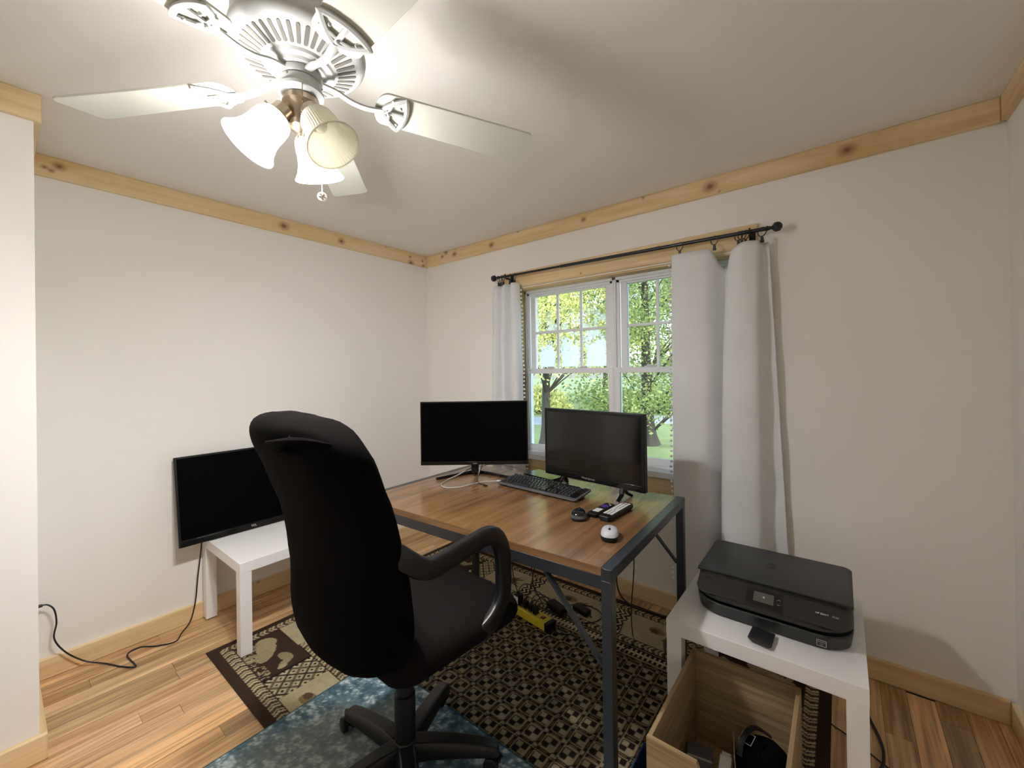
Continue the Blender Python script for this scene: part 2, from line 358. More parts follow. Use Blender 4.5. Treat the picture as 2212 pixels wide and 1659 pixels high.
# crown boards (1x4 pine with knots) and baseboards
def kn(x, fr, r): return (x, HC*fr, r)
struct(pine_board('trim_1', 'x', T_, RW-T_, H-HC, H, 0, -T_, 3, [kn(.20, .62, .012), kn(.245, .9, .017), kn(.345, .55, .016), kn(.36, .93, .004), kn(.74, .5, .018), kn(.99, .98, .007), kn(1.515, .55, .013), kn(1.9, .9, .006), kn(2.255, .5, .022), kn(2.81, .5, .021), kn(2.3, .1, .005)]))
struct(pine_board('trim_2', 'y', YC+.001, 0, H-HC, H, 0, T_, 9, [kn(.10, .62, .015), kn(.075, .33, .008), kn(.055, .42, .008), kn(1.07, .5, .021), kn(1.46, .45, .017), kn(1.83, .9, .005), kn(2.06, .6, .009), kn(2.07, .08, .02), kn(2.19, .5, .008), kn(2.2, .1, .01)]))
struct(pine_board('trim_3', 'y', YB, -T_, H-HC, H, RW, RW-T_, 15, [kn(2.2, .5, .016)]))
struct(pine_board('trim_4', 'y', YB, YC+T_, H-HC, H, XC, XC+T_, 21, [kn(1.3, .4, .009)]))
struct(pine_board('trim_5', 'x', T_, XC, H-HC, H, YC, YC+T_, 27, []))
struct(pine_board('baseboard_window', 'x', T_, RW-T_, 0, HB, 0, -T_, 33, []))
struct(pine_board('baseboard_left', 'y', YC, 0, 0, HB, 0, T_, 39, [kn(.9, .9, .006)]))
struct(pine_board('baseboard_right', 'y', YB, -T_, 0, HB, RW, RW-T_, 45, []))
struct(pine_board('baseboard_closet', 'y', YB, YC+T_, 0, HB, XC, XC+T_, 51, []))
struct(pine_board('baseboard_return', 'x', T_, XC, 0, HB, YC, YC+T_, 57, []))
# window casing: header, side casings, jamb liners, stool, apron
struct(pine_board('trim_6', 'x', .850, 2.485, 1.935, 2.046, 0, -.02, 63, [kn(1.15, .93, .008), kn(.66, .2, .005)]))
struct(B(.885, WX0, -.018, 0, .64, 1.935).build('trim_7', M['pine_z'], bevel=.001))
struct(B(WX1, 2.48, -.018, 0, .64, 1.935).build('trim_8', M['pine_z'], bevel=.001))
struct(B(WX0, WX0+.012, 0, .1, WZ0, WZ1).build('trim_9', M['pine_z']))
struct(B(WX1-.012, WX1, 0, .1, WZ0, WZ1).build('trim_10', M['pine_z']))
struct(B(WX0+.012, WX1-.012, 0, .1, WZ1-.012, WZ1).build('trim_11', M['pine']))
struct(B(.90, 2.47, -.022, 0, .64, .728).build('trim_12', M['pine'], bevel=.001))
struct(B(WX0-.02, WX1+.02, -.035, .075, .730, .764).build('trim_13', M['vinyl'], bevel=.003))
# ================================================================== WINDOW UNITS
def pane(parent, x0, x1, z0, z1, y, fog=None):
    if fog is None: return B(x0, x1, y, y+.004, z0, z1).build('pane', M['glass'], parent, smooth=0)
    xs, zs = np.meshgrid(np.linspace(x0, x1, 46), np.linspace(z0, z1, 64)); f = fog(xs, zs)
    me = grid_mesh('pane', xs, np.full_like(xs, y), zs, np.repeat(f[..., None], 3, -1)); return link('pane', me, M['fog'], parent)
def fogfn(low):
    def fn(x, z):
        n = noise2(x*22, z*22, 77); n2 = noise2(x*90, z*90, 78, 3)
        f = np.zeros_like(x)
        if low:
            for c, wd, ht, k in ((1.165, .075, .175, 1), (1.350, .085, .21, .9), (1.545, .085, .215, .95)):
                d = ((x-c)/wd)**4+(np.clip(z-1.365, 0, 9)/ht)**4
                f = np.maximum(f, np.clip((1.05-d*1.1+(n-.5)*1.3+(n2-.5)*3.2*np.clip((z-1.40)/.13, 0, 1.3))*1.5, 0, 1)*k)
            f = f*np.clip((z-1.362)/.006, 0, 1)
            f = np.maximum(f, np.clip((n-.42)*2.2, 0, .75)*np.clip((x-1.3)/.1, 0, 1)*np.clip((z-1.50)/.08, 0, 1))
        else:
            f = np.clip((n-.45)*2.4, 0, .55)*np.clip((1.80-z)/.14, 0, 1)*np.clip((x-1.06)/.1, 0, 1)
        return f
    return fn
def window_unit(name, x0, x1, fog):
    w = sempty(name); fw = .012
    MB().box(x0, x0+fw, .07, .15, WZ0+.03, WZ1-.012).box(x1-fw, x1, .07, .15, WZ0+.03, WZ1-.012).box(x0, x1, .07, .15, WZ1-.03, WZ1-.012).box(x0, x1, .07, .15, WZ0+.025, WZ0+.045).build('frame', M['vinyl'], w, bevel=.002)
    MB().box(x0+fw, x0+fw+.02, .082, .094, WZ0+.04, WZ1-.03).box(x1-fw-.02, x1-fw, .082, .094, WZ0+.04, WZ1-.03).box(x0+fw, x1-fw, .082, .094, WZ1-.045, WZ1-.03).build('track', M['vinyl'], w, bevel=.0015)
    a0, a1 = x0+.034, x1-.034                                   # upper sash (behind)
    gx0, gx1, gz0, gz1 = a0+.042, a1-.034, 1.345, 1.872
    up = MB().box(a0, gx0, .094, .122, 1.33, 1.90).box(gx1, a1, .094, .122, 1.33, 1.90).box(gx0, gx1, .094, .122, gz1, 1.90).box(gx0, gx1, .094, .122, 1.325, gz0).build('sash', M['vinyl'], w, bevel=.002)
    mw = .009; cw = (gx1-gx0)/3; zc = 1.612
    for k in (1, 2): B(gx0+cw*k-mw, gx0+cw*k+mw, .102, .114, gz0, gz1).build('muntin', M['vinyl'], up, bevel=.002)
    B(gx0, gx1, .101, .113, zc-mw, zc+mw).build('muntin', M['vinyl'], up, bevel=.002)
    for k in range(3):
        for lo, (za, zb) in ((1, (gz0, zc)), (0, (zc, gz1))): pane(up, gx0+cw*k, gx0+cw*(k+1), za, zb, .108, fogfn(lo) if fog else None)
    b0, b1 = x0+.008, x1-.008; hx0, hx1 = b0+.026, b1-.034      # lower sash (in front)
    lo = MB().box(b0, hx0, .066, .092, .775, 1.354).box(hx1, b1, .066, .092, .775, 1.354).box(hx0, hx1, .066, .092, .775, .815).box(hx0, hx1, .066, .092, 1.320, 1.354).build('sash', M['vinyl'], w, bevel=.002)
    pane(lo, hx0, hx1, .815, 1.320, .080)
    for lx in (x0+.22, x1-.22): MB().box(lx-.03, lx+.03, .058, .086, 1.354, 1.361).box(lx-.012, lx+.03, .05, .066, 1.361, 1.368).build('sash_lock', M['vinyl'], w, bevel=.002)
    return w
window_unit('window_1', WX0+.012, 1.690, True)
window_unit('window_2', 1.690, WX1-.012, False)

# ================================================================== CURTAIN ROD, RINGS, CURTAINS
RY = -.088
def rodz(x): return 2.011-.0118*(x-.85)
rod = thing('curtain_rod', 'thin black metal curtain rod with round finials across the window', 'curtain rod', (0, 0, 0))
MB().tube([(.885, RY, rodz(.885)), (1.45, RY, rodz(1.45))], .0075, 12).build('rod_sleeve', M['black_metal'], rod)
MB().tube([(1.40, RY, rodz(1.4)), (2.545, RY, rodz(2.545))], .0095, 12).build('rod', M['black_metal'], rod)
for x, s in ((.862, -1), (2.55, 1)):
    R = Matrix.Translation((x, RY, rodz(x))) @ Matrix.Rotation(s*PI/2, 4, 'Y')
    MB().lathe([(.008, -.025), (.013, -.018), (.008, -.008), (.0075, 0), (.012, .004), (.021, .012), (.023, .022), (.02, .034), (.010, .042), (.001, .044)], 8, R).build('finial', M['black_metal'], rod, smooth=20)
for x in (.955, 2.462):
    MB().box(x-.014, x+.014, -.024, -.02, rodz(x)-.05, rodz(x)+.02).box(x-.006, x+.006, RY-.002, -.02, rodz(x)-.022, rodz(x)-.012).tube([(x, RY, rodz(x)-.02), (x, RY-.016, rodz(x)-.006), (x, RY-.013, rodz(x)+.012)], .005, 6).build('bracket', M['black_metal'], rod, bevel=.001)
def ring(x, label, dz=0, yaw=0, cz=None):
    z = rodz(x); t = thing('curtain_ring', label, 'curtain ring', (x, RY, z), yaw, 'clip rings on the curtain rod')
    r = .021; c = (0, 0, -r+.0095)
    MB().tube([(.0, r*math.cos(2*PI*k/20), c[2]+r*math.sin(2*PI*k/20)) for k in range(20)], .0022, 6, closed=True, T=Matrix.Rotation(math.radians(62), 4, 'Z')).build('ring', M['black_metal'], t)
    MB().box(-.006, .006, -.005, .005, -.058, -.036).box(-.008, .008, -.0035, .0035, -.062, -.05).box(-.0015, .0015, -.0015, .0015, -.037, -.030).build('clip', M['black_metal'], t, bevel=.001)
for x, l in ((2.137, 'black clip ring on the window-side edge of the large grey curtain'), (2.305, 'black clip ring beside the drooping dip of the large grey curtain'), (2.413, 'first of three bunched black rings next to the far bracket, window side'), (2.428, 'middle of three bunched black rings next to the far bracket'), (2.443, 'last of three bunched black rings next to the far bracket, finial side'), (2.512, 'lone black clip ring just before the finial beside the bare wall'),
             (.885, 'first of three bunched black rings at the corner-side rod end'), (.905, 'middle of three bunched black rings at the corner-side rod end'), (.928, 'third of three bunched black rings at the corner-side rod end'), (.988, 'spaced black ring over the narrow curtain, nearer the bunched rings'), (1.030, 'spaced black ring over the narrow curtain, nearer the window glass')):
    ring(x, l)
def curtain(name, label, top, bot, ztop, zbot, seed, pom_edge, fast=None):
    """top/bot: cloth line in plan (x, y), same count; ztop(s)->z along the top edge"""
    t = thing(name, label, 'curtain', (0, 0, 0)); A = spline([(x, y, 0) for x, y in top], 10); Bp = spline([(x, y, 0) for x, y in bot], 10); n = len(A); mv = 60
    vs = []; ph = random.random()*9
    for j in range(mv+1):
        v = j/mv
        for i in range(n):
            s = i/(n-1); k = v**.85
            zt = ztop(s); z = zt+(zbot-zt)*v
            k = v**(fast(s) if fast else .85); x = A[i].x*(1-k)+Bp[i].x*k; y = A[i].y*(1-k)+Bp[i].y*k
            y += .004*math.sin(s*23+ph+v*3)*min(1, v*4)+.003*math.sin(v*31+s*9+ph)
            vs.append((x, y, z))
    fs = [(j*n+i, j*n+i+1, (j+1)*n+i+1, (j+1)*n+i) for j in range(mv) for i in range(n-1)]
    MB().add(vs, fs).build('cloth', M['curtain'], t, smooth=60, solid=.0022)
    # pom-pom trim along one edge
    e = 0 if pom_edge == 0 else n-1; col = [vs[j*n+e] for j in range(mv+1)]; me = None; z = col[0][2]-.05
    sgn = -1 if pom_edge == 0 else 1
    while z > zbot+.02:
        j = min(range(mv+1), key=lambda q: abs(col[q][2]-z)); x, y, _ = col[j]
        if me is None:
            o = MB().sphere((0, 0, 0), .0072, 8, 6).tube([(0, 0, 0), (-sgn*.009, 0, .002)], .0012, 5).build('pompom', M['pom'], t); me = o.data
        else: o = link('pompom', me, None, t)
        o.location = (x+sgn*(.0105+random.uniform(-.001, .0015)), y+random.uniform(-.004, .002), z); z -= .0275
    return t
def zt_right(s):
    z = rodz(2.1+.45*s)-.056
    if .235 < s < .60: z -= .10*math.sin(PI*(s-.235)/.365)**1.2
    return z
topR = [(2.102, -.100), (2.15, -.112), (2.22, -.114), (2.275, -.106), (2.305, -.088), (2.330, -.060), (2.355, -.045), (2.380, -.060), (2.400, -.085), (2.425, -.118), (2.455, -.132), (2.497, -.110), (2.503, -.075), (2.512, -.055), (2.535, -.060)]
botR = [(2.085, -.080), (2.14, -.120), (2.20, -.128), (2.250, -.115), (2.285, -.085), (2.315, -.050), (2.330, -.032), (2.322, -.060), (2.316, -.110), (2.335, -.150), (2.400, -.165), (2.488, -.145), (2.500, -.085), (2.540, -.040), (2.605, -.030)]
curtain('curtain', 'wide light grey curtain with white pompom edge behind the printer', topR, botR, zt_right, .13, 1, 0, lambda s: .30 if s < .78 else .30+.7*min(1, (s-.78)/.1))
def zt_left(s): return rodz(.85+.2*s)-.058-(.05*math.sin(PI*(s-.25)/.25)**2 if .25 < s < .5 else 0)
topL = [(.828, -.085), (.865, -.105), (.890, -.075), (.900, -.055), (.915, -.100), (.945, -.115), (.965, -.080), (.980, -.060), (1.0, -.100), (1.025, -.112), (1.045, -.095), (1.052, -.060)]
botL = [(.775, -.070), (.825, -.115), (.868, -.070), (.880, -.050), (.905, -.115), (.955, -.130), (.975, -.070), (.990, -.055), (1.015, -.110), (1.050, -.120), (1.075, -.095), (1.085, -.055)]
curtain('curtain', 'narrow bunched light grey curtain on the corner side of the window', topL, botL, zt_left, .13, 2, 1)

# ================================================================== OUTSIDE
GZ = -.56
struct(B(-60, 40, .6, 90, GZ-.3, GZ).build('lawn', M['grass'], smooth=0))
dR = Vector((.797, .604)); pR = Vector((-2.13, 12.2)); nR = Vector((-.604, .797))
q = [pR-dR*40, pR+dR*40, pR+dR*40+nR*2.4, pR-dR*40+nR*2.4]
struct(MB().prism([(a.x, a.y) for a in q], GZ, GZ+.02).build('road', M['road'], smooth=0))
def tree(label, x, y, h, crown_z0, rad, nclump, nleaf, size, lm, trunk=.14, seed=0, group=None, squash=1.0, name='tree'):
    t = thing(name, label, 'tree', (x, y, GZ), 0, group); r = random.Random(seed); ch = h-crown_z0
    path = spline([(0, 0, 0), (r.uniform(-.1, .1), r.uniform(-.1, .1), h*.35), (r.uniform(-.25, .25), r.uniform(-.2, .2), h*.85)], 6)
    rr = [trunk*(1.7 if i == 0 else 1.25 if i == 1 else 1.0)*(1-.75*i/len(path)) for i in range(len(path))]
    MB().tube(path, rr, 8).build('trunk', M['bark'], t)
    bm_ = MB(); centres = []
    for k in range(nclump):
        a = r.random()*2*PI; v = r.random(); rho = rad*math.sqrt(r.random())*(.35+.65*math.sin(PI*min(1, .18+v*.8)))
        centres.append((rho*math.cos(a), rho*math.sin(a)*squash, crown_z0+ch*v))
    for c in centres[:max(8, nclump//3)]:
        z0 = min(h*.8, max(crown_z0*.8, c[2]-.5*math.hypot(c[0], c[1])-.2)); p0 = path[min(len(path)-1, int(len(path)*z0/(h*.85)))]
        bm_.tube(spline([p0, ((p0[0]+c[0])/2, (p0[1]+c[1])/2, (p0[2]+c[2])/2+.12), c], 3), [trunk*.17*(1-.12*i) for i in range(7)], 5)
    bm_.build('branches', M['bark'], t)
    g = np.random.default_rng(seed+5); C = np.repeat(np.array(centres), nleaf, 0); N = len(C)
    P = C+g.normal(0, 1, (N, 3))*np.array([.17*rad, .17*rad*squash, .10*rad])
    d1 = g.normal(0, 1, (N, 3)); d1[:, 2] *= .6; d1 /= np.linalg.norm(d1, axis=1)[:, None]; d2 = np.cross(d1, g.normal(0, 1, (N, 3))); d2 /= np.linalg.norm(d2, axis=1)[:, None]
    s = size*g.uniform(.6, 1.3, (N, 1)); V = np.stack([P-d1*s*.6, P+d2*s*.33, P+d1*s*.6, P-d2*s*.33], 1).reshape(-1, 3)
    me = bpy.data.meshes.new('foliage'); me.from_pydata(V.tolist(), [], [(4*i, 4*i+1, 4*i+2, 4*i+3) for i in range(N)]); o = link('foliage', me, lm, t); o['kind'] = 'stuff'
    return t
tree('nearest green tree with bare flaring trunk, outside the half-covered window', -1.02, 8.0, 6.6, 1.0, 2.3, 95, 300, .075, M['leafA'], .17, 3)
tree('dark-trunked tree with drooping leafy boughs outside the fogged window', -2.95, 6.2, 6.2, 2.1, 2.0, 80, 270, .07, M['leafB'], .13, 5)
bgl = ['tallest yellow-green tree on the far edge of the lawn', 'second yellow-green tree beyond the road', 'airy yellow-green tree beyond the road', 'round deep green tree beyond the road', 'pale green tree beyond the road behind the fogged glass', 'bright green tree beyond the road near the mullion', 'deep green tree beyond the road behind the flaring trunk', 'yellow-green tree beyond the road next to the large curtain', 'far green tree showing through the gap under the boughs']
bgp = [(-17, 15, 11, 'leafB'), (-13, 19, 12, 'leafB'), (-10.5, 15.5, 9, 'leafB'), (-8.5, 21, 12, 'leafA'), (-20, 20, 12, 'leafA'), (-6.2, 17, 10, 'leafB'), (-4, 21, 12, 'leafA'), (-1.5, 18.5, 11, 'leafB'), (-14.5, 12.2, 7, 'leafA')]
for k, (x, y, h, lm) in enumerate(bgp):
    tree(bgl[k], x, y, h, 1.7+.4*(k % 3), 2.6+.3*(k % 2), 46, 130, .17, M[lm], .16, 20+k, 'trees beyond the road')
def bush(label, x, y, rad, lm, seed):
    t = thing('bush', label, 'bush', (x, y, GZ), 0, 'bushes along the road'); g = np.random.default_rng(seed); N = 2600
    P = g.normal(0, 1, (N, 3)); P /= np.linalg.norm(P, axis=1)[:, None]; P *= (g.random((N, 1))**.4); P *= np.array([rad, rad, rad*.75]); P[:, 2] = np.abs(P[:, 2])+.1; P += .12*g.normal(0, 1, (N, 3))*np.array([1, 1, .4])
    d1 = g.normal(0, 1, (N, 3)); d1 /= np.linalg.norm(d1, axis=1)[:, None]; d2 = np.cross(d1, g.normal(0, 1, (N, 3))); d2 /= np.linalg.norm(d2, axis=1)[:, None]; s = .15*g.uniform(.6, 1.3, (N, 1))
    V = np.stack([P-d1*s*.6, P+d2*s*.35, P+d1*s*.6, P-d2*s*.35], 1).reshape(-1, 3)
    me = bpy.data.meshes.new('foliage'); me.from_pydata(V.tolist(), [], [(4*i, 4*i+1, 4*i+2, 4*i+3) for i in range(N)]); o = link('foliage', me, lm, t); o['kind'] = 'stuff'
    b = MB()
    for k in range(7):
        a = k*2*PI/7; b.tube([(0, 0, 0), (.3*rad*math.cos(a), .3*rad*math.sin(a), .35*rad), (.6*rad*math.cos(a), .6*rad*math.sin(a), .7*rad)], .02, 5)
    b.build('stems', M['bark'], t)
for k, (x, y, r_, lm, l) in enumerate(((-8.2, 13.5, 1.5, 'leafB', 'sunny bush across the road seen over the slanted monitor'), (-5.0, 15.6, 1.3, 'leafA', 'green bush across the road behind the window mullion'), (-2.6, 16.2, 1.3, 'leafC', 'dark bush across the road behind the flaring trunk'), (-11.5, 12.6, 1.6, 'leafB', 'sunny bush across the road behind the fogged window'), (-.2, 17, 1.3, 'leafC', 'dark bush across the road next to the large curtain'))):
    bush(l, x, y, r_, M[lm], 60+k)
#PART2
# ================================================================== RUGS
def rug_paint(u, w, LU, LW):
    """u, w in metres from the near left corner; woven lodge pattern"""
    dk = np.array([.040, .023, .015]); bk = np.array([.016, .011, .008]); tan = np.array([.36, .29, .17]); crm = np.array([.50, .42, .27]); olv = np.array([.20, .17, .10]); brn = np.array([.14, .085, .045])
    C = np.zeros(u.shape+(3,)); C[:] = dk
    def put(mask, col): C[mask] = col
    d = np.minimum(np.minimum(u, LU-u), np.minimum(w, LW-w))          # distance to edge
    hor = np.minimum(w, LW-w) <= np.minimum(u, LU-u)                  # nearest edge runs along u
    al = np.where(hor, u, w)
    def chevron(m, a, x, half, period=.042):                          # a along, x across -half..half
        ph = ((a-np.abs(x)*.55) % period)/period; inn = np.abs(x) < half
        put(m & inn, bk); put(m & inn & (ph < .30), tan); put(m & inn & (ph > .42) & (ph < .66), crm); put(m & inn & (ph > .72) & (ph < .84), brn)
    chevron((d > .040) & (d < .092), al, d-.066, .022)
    # panel row
    pm = (d >= .092) & (d < .300); put(pm, crm*.86+.0)
    n = noise2(u*9, w*9, 5)[..., None]; C[pm] = (C*(.85+.3*n))[pm]
    put((d >= .300) & (d < .345), bk); chevron((d >= .300) & (d < .345), al, d-.322, .019, .05)
    lm = (d >= .345) & (d < .43); put(lm, bk)
    dd = d-.388; tooth = ((al % .022) < .011)
    put(lm & (np.abs(dd) < .006), crm); put(lm & (np.abs(np.abs(dd)-.014) < .010) & tooth, crm); put(lm & (np.abs(np.abs(dd)-.034) < .003), tan)
    # long panels split by black bars and zigzags, with corner blocks and pine sprigs
    def blob(m, x, y, cx, cy, rx, ry, col, ang=0):
        ca, sa = math.cos(ang), math.sin(ang); X = (x-cx)*ca+(y-cy)*sa; Y = -(x-cx)*sa+(y-cy)*ca
        put(m & ((X/rx)**2+(Y/ry)**2 < 1+.5*(noise2(x*60, y*60, 8)-.5)), col)
    for side in range(4):
        if side == 0: m, a, b, L = pm & hor & (w < LW/2), u, w-.092, LU
        elif side == 1: m, a, b, L = pm & hor & (w > LW/2), u, LW-.092-w, LU
        elif side == 2: m, a, b, L = pm & ~hor & (u < LU/2), w, u-.092, LW
        else: m, a, b, L = pm & ~hor & (u > LU/2), w, LU-.092-u, LW
        # corner animal blocks live in both rows; then diamond block, pine panel, zigzag, pine panel ... mirrored
        x = a.copy()
        mid = np.abs(a-L/2)
        for lo in ((.43, .60) if L > 2 else ()):
            pass
        if L > 2:
            for c0 in (.44, L-.59):
                q = m & (a > c0) & (a < c0+.15); put(q, bk); p1 = ((a-c0+b) % .055)/.055; p2 = ((a-c0-b) % .055)/.055
                put(q & (p1 > .12) & (p2 > .12), olv); put(q & (p1 > .24) & (p2 > .24) & (p1 < .88) & (p2 < .88), crm); put(q & (p1 > .42) & (p2 > .42) & (p1 < .7) & (p2 < .7), bk)
            for c0 in (.86, L-.94):
                q = m & (a > c0) & (a < c0+.08); put(q, bk); zz = np.abs(((b+0*a) % .05)-.025); p = ((a-c0+zz) % .03)/.03; put(q & (p < .45), crm)
            sprigs = (.70, 1.18, L-.68)
        else: sprigs = (.60, L-.60); 
        if L < 2:
            q = m & (np.abs(a-L/2) < .05); put(q, bk); p = ((a+np.abs(((b) % .05)-.025)) % .03)/.03; put(q & (p < .45), crm)
        for s in sprigs:
            for k in range(9):
                an = -1.2+.3*k; ln = .055+.02*((k*7) % 3); cx = s+.03+ln*.5*math.cos(an); cy = .125+ln*.5*math.sin(an)
                blob(m, a, b, cx, cy, ln*.62, .007, np.array([.085, .07, .035]), an)
            blob(m, a, b, s-.02, .075, .042, .027, np.array([.23, .16, .075]), .3); blob(m, a, b, s-.035, .082, .022, .018, np.array([.10, .06, .03]), .3)
    # corner blocks with a walking animal
    for cu in (0, 1):
        for cw in (0, 1):
            U = (u if cu == 0 else LU-u); V = (w if cw == 0 else LW-w); q = (U > .092) & (U < .425) & (V > .092) & (V < .300); put(q, dk)
            put((U > .425) & (U < .44) & (V > .092) & (V < .3), bk)
            bt = np.array([.33, .27, .155]); b2 = np.array([.24, .20, .12])
            blob(q, U, V, .205, .190, .085, .042, bt, -.35); blob(q, U, V, .165, .205, .05, .045, bt); blob(q, U, V, .255, .16, .05, .035, bt*.9, -.6)
            blob(q, U, V, .335, .225, .045, .024, b2, .25); blob(q, U, V, .375, .205, .018, .03, b2*1.1, .3); blob(q, U, V, .395, .185, .012, .02, bt*1.1)
            for (lx, ly) in ((.14, .14), (.17, .125), (.215, .118), (.25, .112)): blob(q, U, V, lx, ly, .014, .035, b2, -.2)
            sp = q & (V < .135) & (noise2(u*120, w*120, 17, 2) > .60); put(sp, bt*1.1)
    # centre field: 75 mm woven check repeat
    f = (d >= .43); put(f, bk); P, Q = .075, .077; s = (u-.187)/P; t = (w-.638)/Q; iu = np.floor(s); iw = np.floor(t); s = s-iu; t = t-iw
    hsh = np.modf(np.abs(np.sin(iu*12.9898+iw*78.233)*43758.5453))[0]
    tone = np.where(hsh[..., None] < .33, tan*.78, np.where(hsh[..., None] < .66, crm*.66, olv*1.15))
    ce = (np.abs(s-.5) < .29) & (np.abs(t-.5) < .29); chk = ((s > .5) ^ (t > .5)); mm = f & ce & chk; C[mm] = tone[mm]
    ds = np.minimum(s, 1-s); dt = np.minimum(t, 1-t); band = tan*.72
    # broken bars between the checks and small dots at the crossings
    put(f & (ds < .17) & (ds > .09) & (dt > .19), band); put(f & (dt < .17) & (dt > .09) & (ds > .19), band)
    put(f & (ds < .035) & (dt > .30), brn); put(f & (dt < .035) & (ds > .30), brn)
    put(f & (np.abs(ds-dt) < .05) & (ds > .10) & (ds < .20), band); put(f & (ds < .05) & (dt < .05), tan*.8)
    put(f & (np.abs(ds-.10) < .03) & (dt < .05), band); put(f & (np.abs(dt-.10) < .03) & (ds < .05), band)
    C *= (.86+.28*noise2(u*150, w*150, 31, 2))[..., None]
    return C
def rug_mesh(name, x0, x1, y0, y1, z, step, paint, label, cat):
    t = thing(name, label, cat, (x0, y0, 0)); nx, ny = int((x1-x0)/step)+1, int((y1-y0)/step)+1
    X, Y = np.meshgrid(np.linspace(0, x1-x0, nx), np.linspace(0, y1-y0, ny)); c = paint(X, Y)
    e = np.minimum(np.minimum(X, x1-x0-X), np.minimum(Y, y1-y0-Y)); Z = z-.004*np.exp(-e/.004)
    link('pile', grid_mesh('pile', X, Y, Z, c), M['rugv'], t)
    B(.001, x1-x0-.001, .001, y1-y0-.001, z-.0075, z-.0042).build('backing', M['gap'], t, smooth=0)
    return t
rug_mesh('rug', .388, 2.750, -1.720, -.092, .0080, .0044, lambda u, w: rug_paint(u, w, 2.362, 1.628), 'brown and cream lodge rug with checked centre and animal corners under the desk', 'rug')
def blue_paint(u, w):
    g = noise2(u*9, w*18, 41, 5)*.40+noise2(u*45, w*60, 42, 4)*.60; n = noise2(u*3.2, w*2.6, 43, 3); f = noise2(u*130, w*130, 44, 2)
    a = np.array([.07, .135, .175]); b = np.array([.20, .31, .36]); c = np.array([.55, .64, .66]); gr = np.array([.25, .27, .23])
    k = np.clip((g-.36)/.26, 0, 1)[..., None]; C = a*(1-k)+b*k; k2 = np.clip((g+.5*f-.80)/.16, 0, 1)[..., None]; C = C*(1-k2)+c*k2
    k3 = np.clip((n-.60)*5, 0, .6)[..., None]; C = C*(1-k3)+gr*k3
    e = np.minimum(u, 1.85-w)[..., None]; C = np.where(e < .012, np.array([.022, .075, .095]), C)
    return C*(.7+.6*f)[..., None]
rug_mesh('rug', 1.087, 2.31, -3.08, -1.230, .0165, .006, blue_paint, 'distressed teal blue rug overlapping the brown rug under the chair', 'rug')

# ================================================================== WHITE SIDE TABLES
def lack(label, x0, y0, z0=0):
    t = thing('side_table', label, 'side table', (x0, y0, z0), 0); s, h = .55, .45-z0
    B(0, s, 0, s, h-.05, h).build('table_top', M['lack'], t, bevel=.0012)
    for ax in (.0008, s-.0508):
        for ay in (.0008, s-.0508): B(ax, ax+.05, ay, ay+.05, 0, h-.0503).build('leg', M['lack'], t, bevel=.001)
    return t
lack('low white square side table in the room corner with a tv leaning over it', .022, -1.632, .009)
lack('low white square side table carrying the black printer', 2.2945, -.862, .009)
# ---- leaning tv
tv = thing('television', 'flat black television leaning on the wall from the corner side table', 'television', (.128, -1.40, .4505))
TT = Matrix.Rotation(-math.atan2(.085, .46), 4, 'Y')           # lean back to the wall
TT = Matrix.Rotation(math.radians(90), 4, 'Z')
def tvT(): return Matrix.Rotation(-.195, 4, 'Y') @ Matrix.Rotation(PI/2, 4, 'Z')
TVM = tvT(); hw, hh = .365, .463                                # local: x along width, -y = screen side, z up
MB().box(-hw, hw, -.006, .012, 0, hh, TVM).build('housing', M['black'], tv, bevel=.003)
MB().box(-hw+.03, hw-.03, .0125, .038, .03, .30, TVM).build('back_cover', M['black'], tv, bevel=.006)
B(-hw+.010, hw-.010, -.0068, -.0058, .035, hh-.010, TVM).build('screen', M['screen'], tv, smooth=0)
MB().box(-hw+.004, hw-.004, -.0085, -.0055, .002, .030, TVM).build('bottom_bezel', M['black_gloss'], tv, bevel=.001)
text('TCL', .016, M['white_mark'], tv, TVM @ Matrix.Translation((-.02, -.0088, .017)) @ Matrix.Rotation(PI/2, 4, 'X'))
tv.location = (.128, -1.394, .4515)
# ---- tv power cord to the outlet behind the closet corner
cord = thing('television_cable', 'black cord looping over the floor from the leaning tv to the outlet', 'cord', (0, 0, 0))
cp = [(.05, -1.640, .50), (.05, -1.645, .40), (.052, -1.662, .25), (.055, -1.675, .12), (.062, -1.70, .03), (.10, -1.745, .006), (.16, -1.785, .0045), (.13, -1.85, .0045), (.075, -1.905, .0045), (.10, -1.955, .0045), (.235, -1.946, .0045), (.19, -1.985, .0045), (.10, -2.03, .006), (.052, -2.09, .03), (.046, -2.15, .10), (.05, -2.185, .18), (.052, -2.178, .25), (.05, -2.185, .31), (.045, -2.205, .338), (.045, -2.225, .341)]
MB().tube(spline(cp, 7), .0032, 7).build('cable', M['cord'], cord)
MB().tube([(.045, -2.218, .341), (.045, -2.236, .342), (.045, -2.237, .342), (.045, -2.250, .342)], [.006, .008, .0125, .0125], 10).build('plug', M['cord'], cord)

